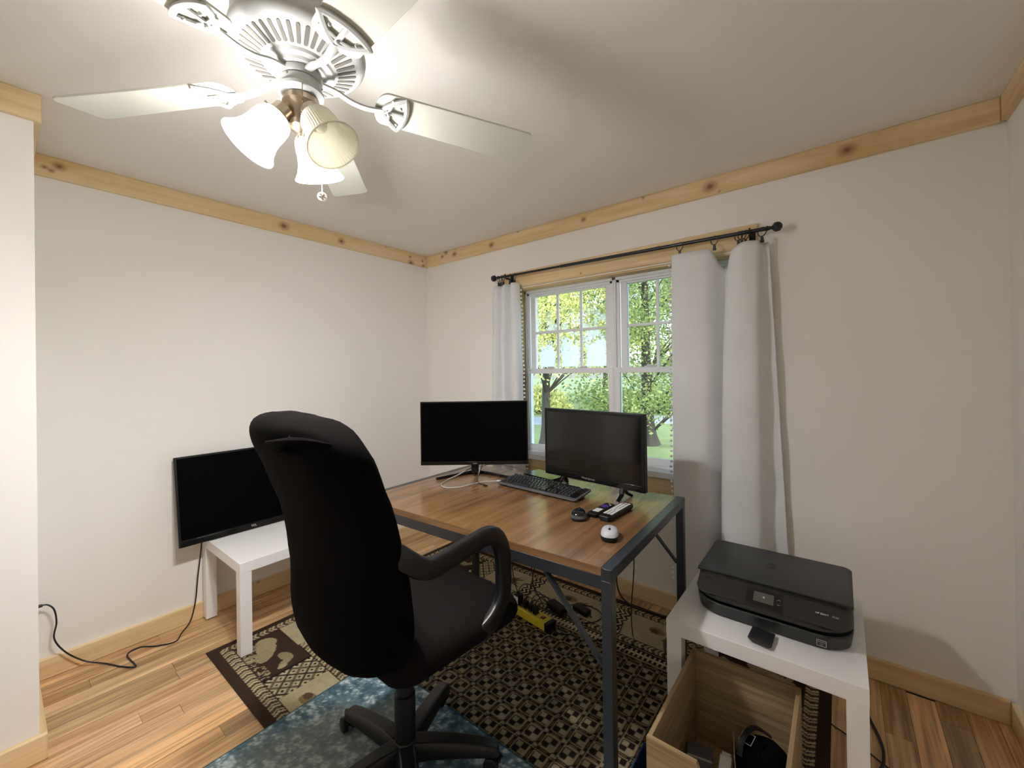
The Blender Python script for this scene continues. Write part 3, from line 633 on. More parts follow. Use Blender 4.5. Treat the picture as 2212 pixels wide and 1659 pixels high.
# ================================================================== DESK
ZD = .750
desk = thing('desk', 'industrial desk with walnut top and black metal frame by the window', 'desk', (1.605, -.831, .0085), math.radians(2.2)); dz = ZD-.0085
DW, DD, FT = 1.28, .85, .033
dtop = B(-DW/2+FT+.001, DW/2-FT-.001, -DD/2+.005, DD/2-.005, dz-.025, dz).build('desk_top', M['walnut'], desk)
for q in (-1, 1):
    ya, yb = sorted((q*(DD/2-.005), q*(DD/2-.004))); B(-DW/2+FT+.001, DW/2-FT-.001, ya, yb, dz-.025, dz-.0004).build('edge_band', M['walnut_edge'], dtop)
for s in (-1, 1):
    xa, xb = sorted((s*DW/2, s*(DW/2-FT)))
    B(xa, xb, -DD/2, DD/2, dz-.036, dz+.0005).build('end_rail', M['desk_metal'], desk, bevel=.0015)
    for q in (-1, 1):
        ya, yb = sorted((q*DD/2, q*(DD/2-.036)))
        B(xa+.0005, xb-.0005, ya, yb, .004, dz-.0362).build('leg', M['desk_metal'], desk, bevel=.0015)
        MB().lathe([(.013, 0), (.013, .0038)], 12, Matrix.Translation(((xa+xb)/2, (ya+yb)/2, 0))).build('foot', M['black'], desk)
for q in (-1, 1):
    ya, yb = sorted((q*(DD/2-.004), q*(DD/2-.029)))
    B(-DW/2+FT, DW/2-FT, ya, yb, dz-.066, dz-.026).build('apron_rail', M['desk_metal'], desk, bevel=.0012)
    for s in (-1, 1):
        x0 = s*(DW/2-FT-.002); y = q*(DD/2-.017)
        MB().tube([(x0, y, dz-.30), (x0-s*.20, y, dz-.068)], .012, 4, flat=(.5, 1.1), up=(0, 1, 0)).build('corner_brace', M['desk_metal'], desk, smooth=0)
B(.33, .47, -DD/2+.045, -DD/2+.16, dz-.085, dz-.027).build('under_box', M['black'], desk, bevel=.004)

# ================================================================== MONITORS
m1 = thing('monitor', 'thin-edged black monitor on a V-shaped stand at the left desk end', 'monitor', (1.194, -.6845, ZD+.0005), math.radians(38.4))
hw, z0, z1 = .298, .072, .424
B(-hw, hw, -.004, .012, z0, z1).build('housing', M['black'], m1, bevel=.002)
B(-.20, .20, .012, .040, z0+.02, z0+.22).build('back_cover', M['black'], m1, bevel=.008)
B(-hw+.006, hw-.006, -.0048, -.0042, z0+.020, z1-.007).build('screen', M['screen'], m1, smooth=0)
B(-hw, hw, -.0062, -.0040, z0, z0+.018).build('bottom_bezel', M['black_gloss'], m1, bevel=.0008)
text('acer', .013, M['grey_mark'], m1, Matrix.Translation((.004, -.0064, z0+.009)) @ Matrix.Rotation(PI/2, 4, 'X'))
MB().box(-.02, .02, .015, .03, .02, z0+.06).tube([(0, .120, .012), (0, .06, .03), (0, .024, .05)], .018, 8, flat=(1.1, .6), up=(1, 0, 0)).build('neck', M['black'], m1, bevel=.003)
for s in (-1, 1):
    MB().tube([(0, .125, .009), (s*.10, .045, .0085), (s*.205, -.040, .007)], [.0125, .0115, .009], 8, flat=(1.0, .75), super_=4).build('stand_leg', M['black_gloss'], m1)
m2 = thing('monitor', 'glossy black monitor with thick frame standing in front of the window', 'monitor', (1.842, -.552, ZD+.0005), math.radians(-6.3))
hw, z0, z1 = .2825, .046, .392
MB().box(-hw, hw, -.008, .020, z0, z1).build('housing', M['black'], m2, bevel=.004)
B(-.2, .2, .020, .045, z0+.02, z0+.20).build('back_cover', M['black'], m2, bevel=.01)
B(-hw+.016, hw-.016, -.0085, -.0075, z0+.034, z1-.017).build('screen', M['screen2'], m2, smooth=0)
B(-hw+.004, hw-.004, -.010, -.0078, z0+.002, z0+.030).build('bottom_bezel', M['black_gloss'], m2, bevel=.001)
text('Westinghouse', .013, M['grey_mark'], m2, Matrix.Translation((-.01, -.0103, z0+.017)) @ Matrix.Rotation(PI/2, 4, 'X'))
for s in (-1, 1):
    MB().tube([(s*.19, -.085, .006), (s*.175, -.02, .022), (s*.165, .006, z0+.012)], [.009, .010, .011], 8, flat=(1, .8), super_=4).tube([(s*.185, .055, .006), (s*.172, .03, .022), (s*.165, .006, z0+.012)], [.009, .010, .011], 8, flat=(1, .8), super_=4).build('stand_leg', M['black_gloss'], m2)
fb = thing('media_box', 'flat glossy black box lying behind the keyboard under the monitor', 'electronics box', (1.515, -.468, ZD+.0005), math.radians(-9))
MB().prism(rrect(-.105, .105, -.062, .062, .008), .003, .021).build('casing', M['black_gloss'], fb, bevel=.0015)
MB().box(-.09, .09, -.05, .05, 0, .0032).build('base', M['black'], fb)
# ---- keyboard
kb = thing('keyboard', 'full-size black keyboard lying across the desk before the monitors', 'keyboard', (1.634, -.668, ZD+.0005), math.radians(-3.4))
KX, KY = .239, .074; tl = lambda y: .014+.016*(y+KY)/(2*KY)
KT = Matrix.Translation((0, 0, .0)) @ Matrix.Rotation(math.radians(5.2), 4, 'X')
MB().loft([[(x, y, tl(y)-.013) for x, y in rrect(-KX+.006, KX-.006, -KY+.01, KY-.004, .012)], [(x, y, tl(y)-.004) for x, y in rrect(-KX, KX, -KY, KY, .010)], [(x, y, tl(y)) for x, y in rrect(-KX+.001, KX-.001, -KY+.001, KY-.001, .010)]]).build('case', M['darkgrey'], kb)
MB().loft([[(x, y, tl(y)+.0002) for x, y in rrect(-KX+.008, KX-.008, -KY+.020, KY-.006, .006)], [(x, y, tl(y)+.0012) for x, y in rrect(-KX+.008, KX-.008, -KY+.020, KY-.006, .006)]]).build('deck', M['black'], kb)
ks = MB(); kl = MB(); kp = .0190
def key(cx, cy_, w=1.0):
    hx = kp*w/2-.0012; hy = kp/2-.0012; z = tl(cy_)+.001
    kl.add([(cx-.0042, cy_+.0005, z+.0072), (cx+.0006, cy_+.0005, z+.0072), (cx+.0006, cy_+.0046, z+.0075), (cx-.0042, cy_+.0046, z+.0075)], [(0, 1, 2, 3)])
    ks.loft([[(cx-hx, cy_-hy, z), (cx+hx, cy_-hy, z), (cx+hx, cy_+hy, z+.001), (cx-hx, cy_+hy, z+.001)], [(cx-hx+.0018, cy_-hy+.0015, z+.0062), (cx+hx-.0018, cy_-hy+.0015, z+.0062), (cx+hx-.0018, cy_+hy-.0022, z+.0075), (cx-hx+.0018, cy_+hy-.0022, z+.0075)]])
rows = [[1.25, 1.25, 1.25, 5.75, 1.25, 1.25, 1.25, 1.75], [2.25]+[1]*10+[2.75], [1.75]+[1]*11+[2.25], [1.5]+[1]*12+[1.5], [1]*13+[2]]
for r, row in enumerate(rows):
    x = -KX+.014; y = -KY+.0305+r*.0188
    for w_ in row: key(x+w_*kp*.5, y, w_); x += w_*kp
    if r in (0, 3, 4) or r == 1:
        for c in range(3):
            if r == 1 and c != 1: continue
            key(-KX+.014+15.35*kp+(c+.5)*kp*.98, y)
    for c in range(4): key(-KX+.014+18.65*kp+(c+.5)*kp*.95, y)
for c in range(16): key(-KX+.014+(c*1.13+.5+.35*(c > 0)+.3*(c > 4)+.3*(c > 8))*kp*.82, KY-.0165, .80)
kk = ks.build('keys', M['key'], kb, smooth=0, kind='stuff'); kl.build('key_marks', M['grey_mark'], kk, smooth=0, kind='stuff')
MB().box(KX-.060, KX-.036, KY-.014, KY-.009, tl(KY-.012)+.0012, tl(KY-.012)+.0016).build('maker_mark', M['white_mark'], kb)
for y in (-.02,):
    for s in (-1, 1): B(s*.19-.015, s*.19+.015, KY-.024, KY-.012, 0, .018).build('foot', M['black'], kb)
# ---- mice
def mouse(label, x, y, rz, L, Wd, Hh, body, top, wheel_t):
    t = thing('computer_mouse', label, 'mouse', (x, y, ZD+.0006), rz)
    def ring_(z, s, sh=0): return [(Wd/2*s*math.copysign(abs(math.cos(a))**.8, math.cos(a))*(1+.10*-math.sin(a)), L/2*s*math.copysign(abs(math.sin(a))**.85, math.sin(a))+sh, z) for a in (2*PI*k/28 for k in range(28))]
    MB().loft([ring_(0, .93), ring_(.006, 1.0), ring_(.012, 1.0), ring_(.017, .985)]).build('base', M['black'], t)
    tp = [ring_(.0165+.0*Hh, .985)]+[ring_(.0165+(Hh-.0165)*f, s, sh) for f, s, sh in ((.3, .95, 0), (.58, .86, -.001), (.8, .70, -.003), (.93, .48, -.004), (.99, .24, -.005), (1.0, .05, -.005))]
    MB().loft(tp).build('shell', M[top], t, smooth=70)
    if body: MB().loft([ring_(.011, 1.012), ring_(.0165, 1.012), ring_(.022, .985), ring_(.022, .97), ring_(.0165, .97), ring_(.011, .97)], False, False).build('side_band', M[body], t)
    yw = wheel_t*L; zw = .0165+(Hh-.0165)*(1-(abs(wheel_t)*2)**2.2)
    MB().tube([(-.0035, 0, 0), (.0035, 0, 0)], .0105, 14, T=Matrix.Translation((0, yw, zw-.006))).build('wheel', M['black'], t)
    MB().tube([(0, L*.47*math.cos(a), .0168+(Hh-.0165)*max(0, math.sin(a))**.62) for a in np.linspace(.22, PI-.22, 18)], .0006, 4).build('seam', M['darkgrey'], t)
    return t
mouse('silver computer mouse with black wheel near the desk edge', 2.152, -1.008, math.radians(24), .104, .062, .036, None, 'silver', -.16)
mouse('small black and grey computer mouse beside the remotes', 1.972, -.903, math.radians(22), .092, .060, .036, 'darkgrey', 'black_gloss', .24)
# ---- remotes
def remote(label, p0, p1, wd, th, kind):
    p0 = Vector(p0); p1 = Vector(p1); d = p1-p0; L = d.length; t = thing('remote_control', label, 'remote control', ((p0.x+p1.x)/2, (p0.y+p1.y)/2, ZD+.0006), math.atan2(d.y, d.x)-PI/2)
    MB().loft([[(x, y, 0) for x, y in rrect(-wd/2+.006, wd/2-.006, -L/2+.006, L/2-.006, .008)], [(x, y, th*.45) for x, y in rrect(-wd/2, wd/2, -L/2, L/2, .012)], [(x, y, th*.85) for x, y in rrect(-wd/2, wd/2, -L/2, L/2, .012)], [(x, y, th) for x, y in rrect(-wd/2+.003, wd/2-.003, -L/2+.003, L/2-.003, .010)]]).build('body', M['black'], t)
    if kind == 0:
        for k in range(5): B(-.014, .014, -L*.30+k*.009, -L*.30+k*.009+.0055, th, th+.0012).build('button', M['button_white'], t, bevel=.0005)
        MB().prism([(.015*math.cos(a)*1.0, .015*math.sin(a)+L*.18) for a in (2*PI*k/20 for k in range(20))], th, th+.0015).build('navigation_pad', M['purple'], t)
        for sx in (-1, 1): MB().prism([(sx*.012+.004*math.cos(a), .004*math.sin(a)+L*.33) for a in (2*PI*k/10 for k in range(10))], th, th+.0012).build('button', M['purple'] if sx < 0 else M['button_white'], t)
        MB().prism([(.004*math.cos(a), .004*math.sin(a)+L*.42) for a in (2*PI*k/10 for k in range(10))], th, th+.0012).build('button', M['pink'], t)
    else:
        for r in range(12):
            for c in range(3 if r < 4 or r > 5 else 2):
                nc = 3 if r < 4 or r > 5 else 2; x = (c-(nc-1)/2)*(.014 if nc == 3 else .021); y = -L*.32+r*.0138
                if r == 11: y += .004
                m = 'pink' if (r == 11 and c == 0) else 'button_white'
                B(x-.0055 if nc == 3 else x-.009, x+.0055 if nc == 3 else x+.009, y-.005, y+.005, th, th+.0014).build('button', M[m], t, bevel=.0006)
    return t
remote('black remote with round purple pad beside the white-button remote', (2.008, -.872), (2.016, -.705), .044, .017, 0)
remote('longer remote covered in white rectangular buttons next to the purple one', (2.068, -.885), (2.078, -.668), .052, .022, 1)
# ---- loose cables on the desk
def cable(label, pts, r, m, n=8, name='cable', plug=None):
    t = thing(name, label, 'cable', (0, 0, 0)); MB().tube(spline(pts, n), r, 6).build('cord', M[m], t)
    if plug:
        a, b, rr, pm = plug; MB().tube([a, tuple((Vector(a)+Vector(b))/2), b], rr, 8, flat=(1, .6)).build('connector', M[pm], t, smooth=20)
    return t
z = ZD+.004
cable('grey cable looping across the desk in front of the left monitor', [(1.16, -.62, z+.05), (1.135, -.66, z+.035), (1.115, -.74, z+.01), (1.12, -.83, z), (1.165, -.905, z), (1.225, -.925, z), (1.275, -.87, z), (1.285, -.80, z), (1.30, -.745, z), (1.335, -.705, z+.002), (1.365, -.688, z+.004)], .0032, 'greycord', plug=((1.36, -.69, z+.004), (1.392, -.672, z+.006), .006, 'white_mark'))
cable('thin black cable hanging over the left monitor stand to the desk', [(1.17, -.60, z+.06), (1.21, -.64, z+.065), (1.235, -.69, z+.03), (1.26, -.735, z+.004), (1.305, -.765, z), (1.345, -.775, z)], .0022, 'cord', plug=((1.34, -.774, z), (1.368, -.778, z), .0055, 'black'))
cable('pale cable arching from the left monitor stand toward the window', [(1.235, -.70, z+.012), (1.215, -.655, z+.05), (1.24, -.60, z+.06), (1.31, -.54, z+.05), (1.37, -.47, z+.02), (1.39, -.42, z+.002)], .0026, 'greycord')

# ================================================================== OFFICE CHAIR
CRZ = -4.0
def w2l(x, y): a = math.radians(-CRZ); dx, dy = x-1.655, y+1.512; return dx*math.cos(a)-dy*math.sin(a), dx*math.sin(a)+dy*math.cos(a)
ch = thing('office_chair', 'high-backed black office chair with stretch cover and loop arms', 'chair', (1.655, -1.512, .0165), math.radians(CRZ)); cz = .0165
def sup(cx, cy_, hw, ht, z, n=40, e=2.7, bow=0):
    out = []
    for k in range(n):
        a = 2*PI*k/n; c, s = math.cos(a), math.sin(a); x = hw*math.copysign(abs(c)**(2/e), c); y = ht*math.copysign(abs(s)**(2/e), s)
        out.append((cx+x, cy_+y+bow*(x/.25)**2, z-cz))
    return out
secs = [(.505, -.150, .10, .04), (.513, -.165, .16, .07), (.530, -.176, .212, .092), (.565, -.184, .255, .103), (.63, -.190, .276, .108), (.71, -.194, .283, .104), (.80, -.203, .284, .096), (.90, -.221, .284, .090), (1.0, -.252, .284, .088), (1.07, -.279, .284, .090), (1.12, -.298, .281, .092), (1.16, -.314, .269, .090), (1.19, -.324, .244, .084), (1.212, -.331, .205, .072), (1.226, -.335, .155, .054), (1.233, -.337, .09, .032), (1.236, -.338, .02, .010)]
bk = MB().loft([sup(-.022, y, hw, ht, z, bow=.015) for z, y, hw, ht in secs]).build('backrest', M['cloth'], ch, smooth=80, sub=1)
tx = bpy.data.textures.new('folds', 'CLOUDS'); tx.noise_scale = .11; tx.noise_depth = 3
dm = bk.modifiers.new('folds', 'DISPLACE'); dm.texture = tx; dm.strength = .014; dm.mid_level = .5; dm.texture_coords = 'LOCAL'
for pts, r in (([(.02, -.408, 1.166), (.08, -.408, 1.172), (.14, -.394, 1.178), (.19, -.368, 1.180), (.23, -.335, 1.172)], [.003, .007, .011, .007, .002]), ([(.06, -.402, 1.146), (.13, -.392, 1.152), (.20, -.362, 1.154)], [.002, .009, .002]), ([(.12, -.380, 1.196), (.135, -.398, 1.174), (.09, -.404, 1.146)], [.002, .007, .002])):
    P = spline(pts, 6); rr = np.interp(np.linspace(0, 1, len(P)), np.linspace(0, 1, len(r)), r).tolist()
    MB().tube([(p[0], p[1], p[2]-cz) for p in P], rr, 8).build('cover_fold', M['cloth'], ch)
def seat_ring(z, ins, drop=0):
    return [(x, y, z-cz-drop*max(0, (y-.18)/.2)**2) for x, y in rrect(-.252+ins, .252-ins, -.18+ins, .350-ins, .07, .11, 7)]
st = MB().loft([seat_ring(.478, .06), seat_ring(.483, .02), seat_ring(.50, .0), seat_ring(.53, -.002, .02), seat_ring(.555, .006, .03), seat_ring(.570, .03, .035), seat_ring(.578, .07, .03), seat_ring(.580, .13, .02)]).build('seat', M['seatcloth'], ch, smooth=70, sub=1)
dm = st.modifiers.new('folds', 'DISPLACE'); dm.texture = tx; dm.strength = .010; dm.texture_coords = 'LOCAL'
yy = lambda wy: wy+1.512
apts = [(-1.712, .880), (-1.690, .862), (-1.664, .838), (-1.634, .815), (-1.590, .800), (-1.501, .806), (-1.42, .813), (-1.365, .815), (-1.325, .798), (-1.297, .752), (-1.288, .68), (-1.292, .61), (-1.315, .565), (-1.36, .535)]
P = [(*w2l(1.905-(.045, .022, .006)[i] if i < 3 else 1.905, a-.008), b-cz) for i, (a, b) in enumerate(apts)]
P += [(P[-1][0]-.02, P[-1][1]-.05, .505-cz), (P[-1][0]-.08, P[-1][1]-.08, .475-cz)]
MB().tube(spline(P, 5), 0.029, 16, flat=(1.0, .56), up=(1, 0, 0), super_=4.2).build('armrest', M['chairplastic'], ch, smooth=50)
B(-.11, .11, -.13, .16, .430-cz, .478-cz).build('tilt_mechanism', M['black_metal'], ch, bevel=.01)
MB().lathe([(.034, .09-cz), (.034, .285-cz), (.029, .288-cz), (.029, .40-cz), (.026, .43-cz)], 20).build('gas_column', M['chairplastic'], ch)
lv = MB().tube([(.06, .03, .455-cz), (.11, .03, .452-cz), (.135, .015, .44-cz)], .006, 8).build('lever', M['black_metal'], ch)
MB().tube([(.133, .016, .452-cz), (.140, .010, .440-cz), (.146, .0, .410-cz), (.148, -.004, .398-cz)], [.008, .020, .020, .008], 12, flat=(1, .35), up=(.5, .85, 0)).build('paddle', M['darkgrey'], lv)
hub = MB().lathe([(.042, .055-cz), (.046, .075-cz), (.045, .115-cz), (.036, .135-cz), (.033, .14-cz)], 20).build('base_hub', M['chairplastic'], ch)
for k in range(5):
    a = math.radians(44.5+72*k); R = Matrix.Rotation(a, 4, 'Z')
    lp = [(.030, .105, .034, .030), (.09, .108, .031, .028), (.17, .104, .029, .025), (.25, .096, .027, .020), (.292, .090, .026, .016), (.308, .084, .018, .011)]
    MB().loft([[(x, wy*c, z-cz+hz*sn) for c, sn in ((-1, -.9), (1, -.9), (1, .35), (.72, 1), (-.72, 1), (-1, .35))] for x, z, wy, hz in lp], T=R).build('base_arm', M['chairplastic'], ch, smooth=40, bevel=.004)
    cx = .298; sw = random.uniform(0, 6.28); CM = R @ Matrix.Translation((cx, 0, 0)) @ Matrix.Rotation(sw, 4, 'Z')
    cs = MB().lathe([(.006, .05-cz), (.006, .09-cz)], 10, R @ Matrix.Translation((cx, 0, 0))).box(-.010, .026, -.011, .011, .046-cz, .060-cz, CM).tube([(.012+.029*math.cos(q), 0, .028+.029*math.sin(q)) for q in np.linspace(.2, PI*.85, 9)], .014, 8, flat=(1.0, .25), up=(0, 1, 0), T=CM).build('caster', M['black'], ch)
    for s in (-1, 1): MB().tube([(.014, s*.008, .0255), (.014, s*.012, .0255), (.014, s*.024, .0255), (.014, s*.027, .0255)], [.022, .0255, .0255, .021], 18, T=CM).build('wheel', M['chairplastic'], cs)

# ================================================================== PRINTER
pr = thing('printer', 'black multifunction printer with sloping front panel on the white side table', 'printer', (2.585, -.55, .4505))
X0, X1 = -.232, .232
def po(z, yf, rf, ins=0, yb=.205, rb=.02): return [(x, y, z) for x, y in rrect(X0+ins, X1-ins, yf, yb-ins, rf, rb, 8)]
MB().loft([po(.0, -.178, .085, .012), po(.004, -.186, .09, .006), (po(.046, -.200, .098, 0)), po(.050, -.198, .098, .002)]).build('base', M['printer'], pr, smooth=40)
MB().loft([po(.0502, -.180, .09, .008), po(.060, -.180, .09, .008)]).build('paper_slot', M['black'], pr)
MB().loft([po(.0602, -.196, .10, .002), po(.066, -.208, .105, 0), po(.072, -.207, .105, 0), po(.0735, -.203, .103, .001), po(.119, -.118, .05, .001)]).build('upper_body', M['printer'], pr, smooth=40)
PTM = Matrix.Translation((0, -.163, .0955)) @ Matrix.Rotation(math.atan2(.0455, .085), 4, 'X')     # sloping panel plane: local x, y up the slope, z out
MB().prism(rrect(X0+.012, X1-.012, -.040, .040, .030, .006), .0, .0022, PTM).build('control_panel', M['printer_panel'], pr, bevel=.0008)
MB().loft([[(x, y, .1193) for x, y in rrect(X0, X1, -.117, .205, .004, .03, 8)], [(x, y, .126) for x, y in rrect(X0, X1, -.119, .205, .004, .03, 8)], [(x, y, .1285) for x, y in rrect(X0+.003, X1-.003, -.116, .202, .004, .028, 8)]]).build('scanner_lid', M['printer'], pr, smooth=40)
scr = B(-.038, .021, -.017, .021, .0022, .0030, PTM).build('touch_screen', mat('lcd_grey', (.085, .082, .075, 1), .3), pr)
B(-.060, .048, -.036, .034, .0021, .0026, PTM).build('screen_surround', M['black_gloss'], pr)
text('◦', .02, M['white_mark'], scr, PTM @ Matrix.Translation((-.008, .004, .0032)))
for k in range(2): MB().tube([(-.0045, 0, 0), (0, .004*(1-2*k), 0), (.0045, 0, 0)], .0007, 4, T=PTM @ Matrix.Translation((.036, .006-.014*k, .0028))).build('button_mark', M['grey_mark'], pr)
MB().prism(rrect(-.205, -.175, .018, .028, .004), .0022, .0028, PTM).build('power_button', M['black_gloss'], pr)
text('hp', .030, M['printer_panel'], pr, Matrix.Translation((-.008, .045, .1286)))
MB().tube([(.019*math.cos(a)-.008, .019*math.sin(a)+.045, .1286) for a in (2*PI*k/28 for k in range(28))], .0012, 6, closed=True).build('logo_ring', M['printer_panel'], pr)
text('HP ENVY', .0085, M['white_mark'], pr, PTM @ Matrix.Translation((.152, .004, .0024)))
text('4520', .0085, M['grey_mark'], pr, PTM @ Matrix.Translation((.186, .004, .0024)))
SM = Matrix.Translation((.151, -.1992, .026)) @ Matrix.Rotation(PI/2-.3, 4, 'X')
lb = MB().box(-.0125, .0125, -.009, -.0075, 0, .0007, SM).box(-.0125, .0125, .0075, .009, 0, .0007, SM).box(-.0125, -.011, -.009, .009, 0, .0007, SM).box(.011, .0125, -.009, .009, 0, .0007, SM).build('sticker_frame', M['grey_mark'], pr)
text('Instant', .007, M['grey_mark'], pr, SM @ Matrix.Translation((0, .0035, .0005))); text('Ink', .007, M['grey_mark'], pr, SM @ Matrix.Translation((0, -.0035, .0005)))
tr = MB().prism([(-.036, -.20), (-.040, -.275), (-.034, -.285), (.022, -.297), (.028, -.29), (.030, -.21)], .010, .0135).build('output_tray', M['printer'], pr, bevel=.001)
MB().prism([(-.036, -.278), (-.034, -.285), (.022, -.297), (.026, -.291)], .0136, .019).build('tray_lip', M['printer'], tr)
B(-.17, .17, -.1965, -.185, .042, .047).build('tray_front', M['black_gloss'], pr)

# ================================================================== CRATE AND ITS CONTENTS
crx0, crx1, cry0, cry1, crh, ct = 2.362, 2.684, -1.240, -.776, .330, .012; cb = .0092
cr = thing('wooden_crate', 'open rough pine crate on the rug below the printer table', 'crate', ((crx0+crx1)/2, (cry0+cry1)/2, cb)); hx, hy, hh = (crx1-crx0)/2, (cry1-cry0)/2, crh-cb
def cbox(x0, x1, y0, y1, z0, z1, m): return B(x0, x1, y0, y1, z0, z1).build('board', M[m], cr, bevel=.0012)
for k in range(3): cbox(-hx+.0005+k*hx*2/3, -hx+(k+1)*hx*2/3-.0005, -hy+ct, hy-ct, 0, .010, 'crate_y')
zs = [.0, hh*.36, hh*.70, hh]
for za, zb in zip(zs[:-1], zs[1:]):
    for s in (-1, 1):
        xa, xb = sorted((s*hx, s*(hx-ct))); cbox(xa, xb, -hy+ct+.0003, hy-ct-.0003, za+.0004, zb-.0006, 'crate_y')
    cbox(-hx, hx, hy-ct, hy, za+.0004, zb-.0006, 'crate')
    if zb < hh: cbox(-hx, hx, -hy, -hy+ct, za+.0004, zb-.0006, 'crate')
fp = [(-hx, zs[2]+.0004), (hx, zs[2]+.0004), (hx, hh), (.042, hh), (.020, hh-.028), (-.020, hh-.028), (-.032, hh-.0005), (-hx, hh)]
MB().loft([[(x, -hy, z_) for x, z_ in fp], [(x, -hy+ct, z_) for x, z_ in fp]]).build('board', M['crate'], cr, smooth=0)
bag = thing('camera_bag', 'crumpled black bag filling the far corner of the wooden crate', 'bag', (2.585, -.885, cb+.0105))
def lump(z, s, sh): return [((.075*s)*math.copysign(abs(math.cos(a))**.7, math.cos(a))+sh+.006*math.sin(5*a+z*40), (.085*s)*math.copysign(abs(math.sin(a))**.7, math.sin(a))+.006*math.cos(3*a+z*60), z) for a in (2*PI*k/28 for k in range(28))]
MB().loft([lump(0, .93, 0), lump(.02, 1.0, 0), lump(.07, 1.0, .003), lump(.11, .93, .006), lump(.135, .75, .01), lump(.15, .45, .012), lump(.155, .1, .012)]).build('body', M['cloth'], bag, smooth=60)
MB().tube(spline([(-.05, -.05, .13), (-.045, -.02, .165), (-.02, .03, .178), (.02, .06, .15)], 6), .004, 6, flat=(2.2, .6)).build('strap', M['black'], bag)
MB().tube([(-.058, -.012, .150), (-.022, -.026, .158), (-.015, .012, .164), (-.050, .022, .158)], .0013, 5, closed=True).build('buckle', M['silver'], bag)
wp = thing('power_adapter', 'slim white adapter stick lying on end in the wooden crate', 'adapter', (2.497, -.968, cb+.055), math.radians(4))
MB().box(-.017, .017, -.07, .07, 0, .024, Matrix.Rotation(.32, 4, 'X')).build('casing', M['paper'], wp, bevel=.003)
MB().box(-.013, .013, .0701, .082, .004, .020, Matrix.Rotation(.32, 4, 'X')).build('end_cap', M['button_white'], wp, bevel=.002)
gb = thing('carton', 'small faded grey carton lying on the crate bottom by its corner', 'carton', (2.425, -.955, cb+.0105), math.radians(12))
MB().box(-.038, .038, -.055, .055, 0, .075).build('box', M['darkgrey'], gb, bevel=.002); B(-.036, .036, -.004, .004, .075, .0756).build('tape', M['greycord'], gb)
rt = thing('router', 'black plastic router tipped among the things in the crate', 'router', (2.567, -1.085, cb+.0105), math.radians(-20))
MB().prism(rrect(-.055, .055, -.075, .075, .012), 0, .035, Matrix.Rotation(.10, 4, 'Y') @ Matrix.Translation((0, 0, .008))).build('casing', M['black'], rt, bevel=.003)
for k in range(5): B(-.04+k*.018, -.034+k*.018, -.05, .05, .0433, .0442, Matrix.Rotation(.10, 4, 'Y')).build('vent', M['darkgrey'], rt)
cable('thin black cord curled in the bottom of the wooden crate', [(2.42, -1.11, cb+.015), (2.43, -1.05, cb+.05), (2.46, -1.03, cb+.06), (2.475, -1.09, cb+.03), (2.45, -1.16, cb+.015), (2.50, -1.19, cb+.015), (2.53, -1.17, cb+.015)], .003, 'cord')
cable('pale thin wire sticking up across the black bag in the crate', [(2.505, -.86, cb+.15), (2.525, -.95, cb+.14), (2.55, -1.05, cb+.10), (2.565, -1.15, cb+.06)], .0012, 'greycord')
bb = thing('storage_bin', 'navy blue plastic bin half hidden at the crate corner', 'bin', (2.330, -1.17, .0092))
MB().loft([[(x, y, 0) for x, y in rrect(-.018, .024, -.05, .05, .008)], [(x, y, .185) for x, y in rrect(-.022, .028, -.056, .056, .008)], [(x, y, .185) for x, y in rrect(-.019, .025, -.053, .053, .007)], [(x, y, .012) for x, y in rrect(-.014, .020, -.046, .046, .007)]]).build('tub', M['blue'], bb); MB().tube([(x, y, .185) for x, y in rrect(-.022, .028, -.056, .056, .008)], .0028, 6, closed=True).build('rim', M['blue'], bb)

# ================================================================== POWER STRIP AND CORDS UNDER THE DESK
ps = thing('power_strip', 'yellow power strip with plugs and red switch on the rug', 'power strip', (1.484, -.560, .0092), math.radians(-9.5))
MB().box(-.128, .118, -.031, .031, .0, .044).build('casing', M['yellow'], ps, bevel=.004)
MB().box(.1182, .142, -.032, .032, .0, .045).build('end_cap', M['black'], ps, bevel=.003)
sw_ = B(.070, .094, -.012, .012, .0442, .0465).build('switch_bezel', M['black'], ps, bevel=.001); B(.074, .090, -.008, .008, .0466, .050).build('switch', M['red'], sw_, bevel=.001)
for k, x in enumerate((-.11, -.075, -.04, -.005, .03)):
    B(x-.012, x+.012, -.016, .016, .0441, .0448).build('outlet', M['darkgrey'], ps)
for k, x in enumerate((-.085, -.045, .0, .135)): B(x-.01, x+.01, -.0335, -.0312, .004, .016).build('mount_tab', M['yellow'], ps) if x < .11 else None
def plug(label, x, y, z, rz, sx, sy, sz, pale=False):
    t = thing('plug', label, 'plug', (x, y, z), rz); MB().box(-sx/2, sx/2, -sy/2, sy/2, 0, sz).build('body', M['black'], t, bevel=.003)
    MB().tube(spline([(0, 0, sz), (.005, .004, sz+.03), (.02, .03, sz+.05), (.05, .07, sz+.03), (.08, .12, .005-z+.012)], 5), .0025, 6).build('lead', M['cord'], t)
    if pale: B(-sx/2+.003, sx/2-.003, -sy/2-.0008, -sy/2, .006, sz-.006).build('label', M['paper'], t)
    return t
zp = .0545
plug('bulky black adapter with white label on the strip end', 1.380, -.543, zp, -.16, .040, .040, .050, True)
plug('square black plug second along the yellow strip', 1.437, -.552, zp, -.16, .024, .028, .034)
plug('black plug third along the yellow strip', 1.476, -.556, zp, -.16, .024, .028, .030)
plug('black plug nearest the red switch on the yellow strip', 1.512, -.566, zp, -.16, .022, .028, .032)
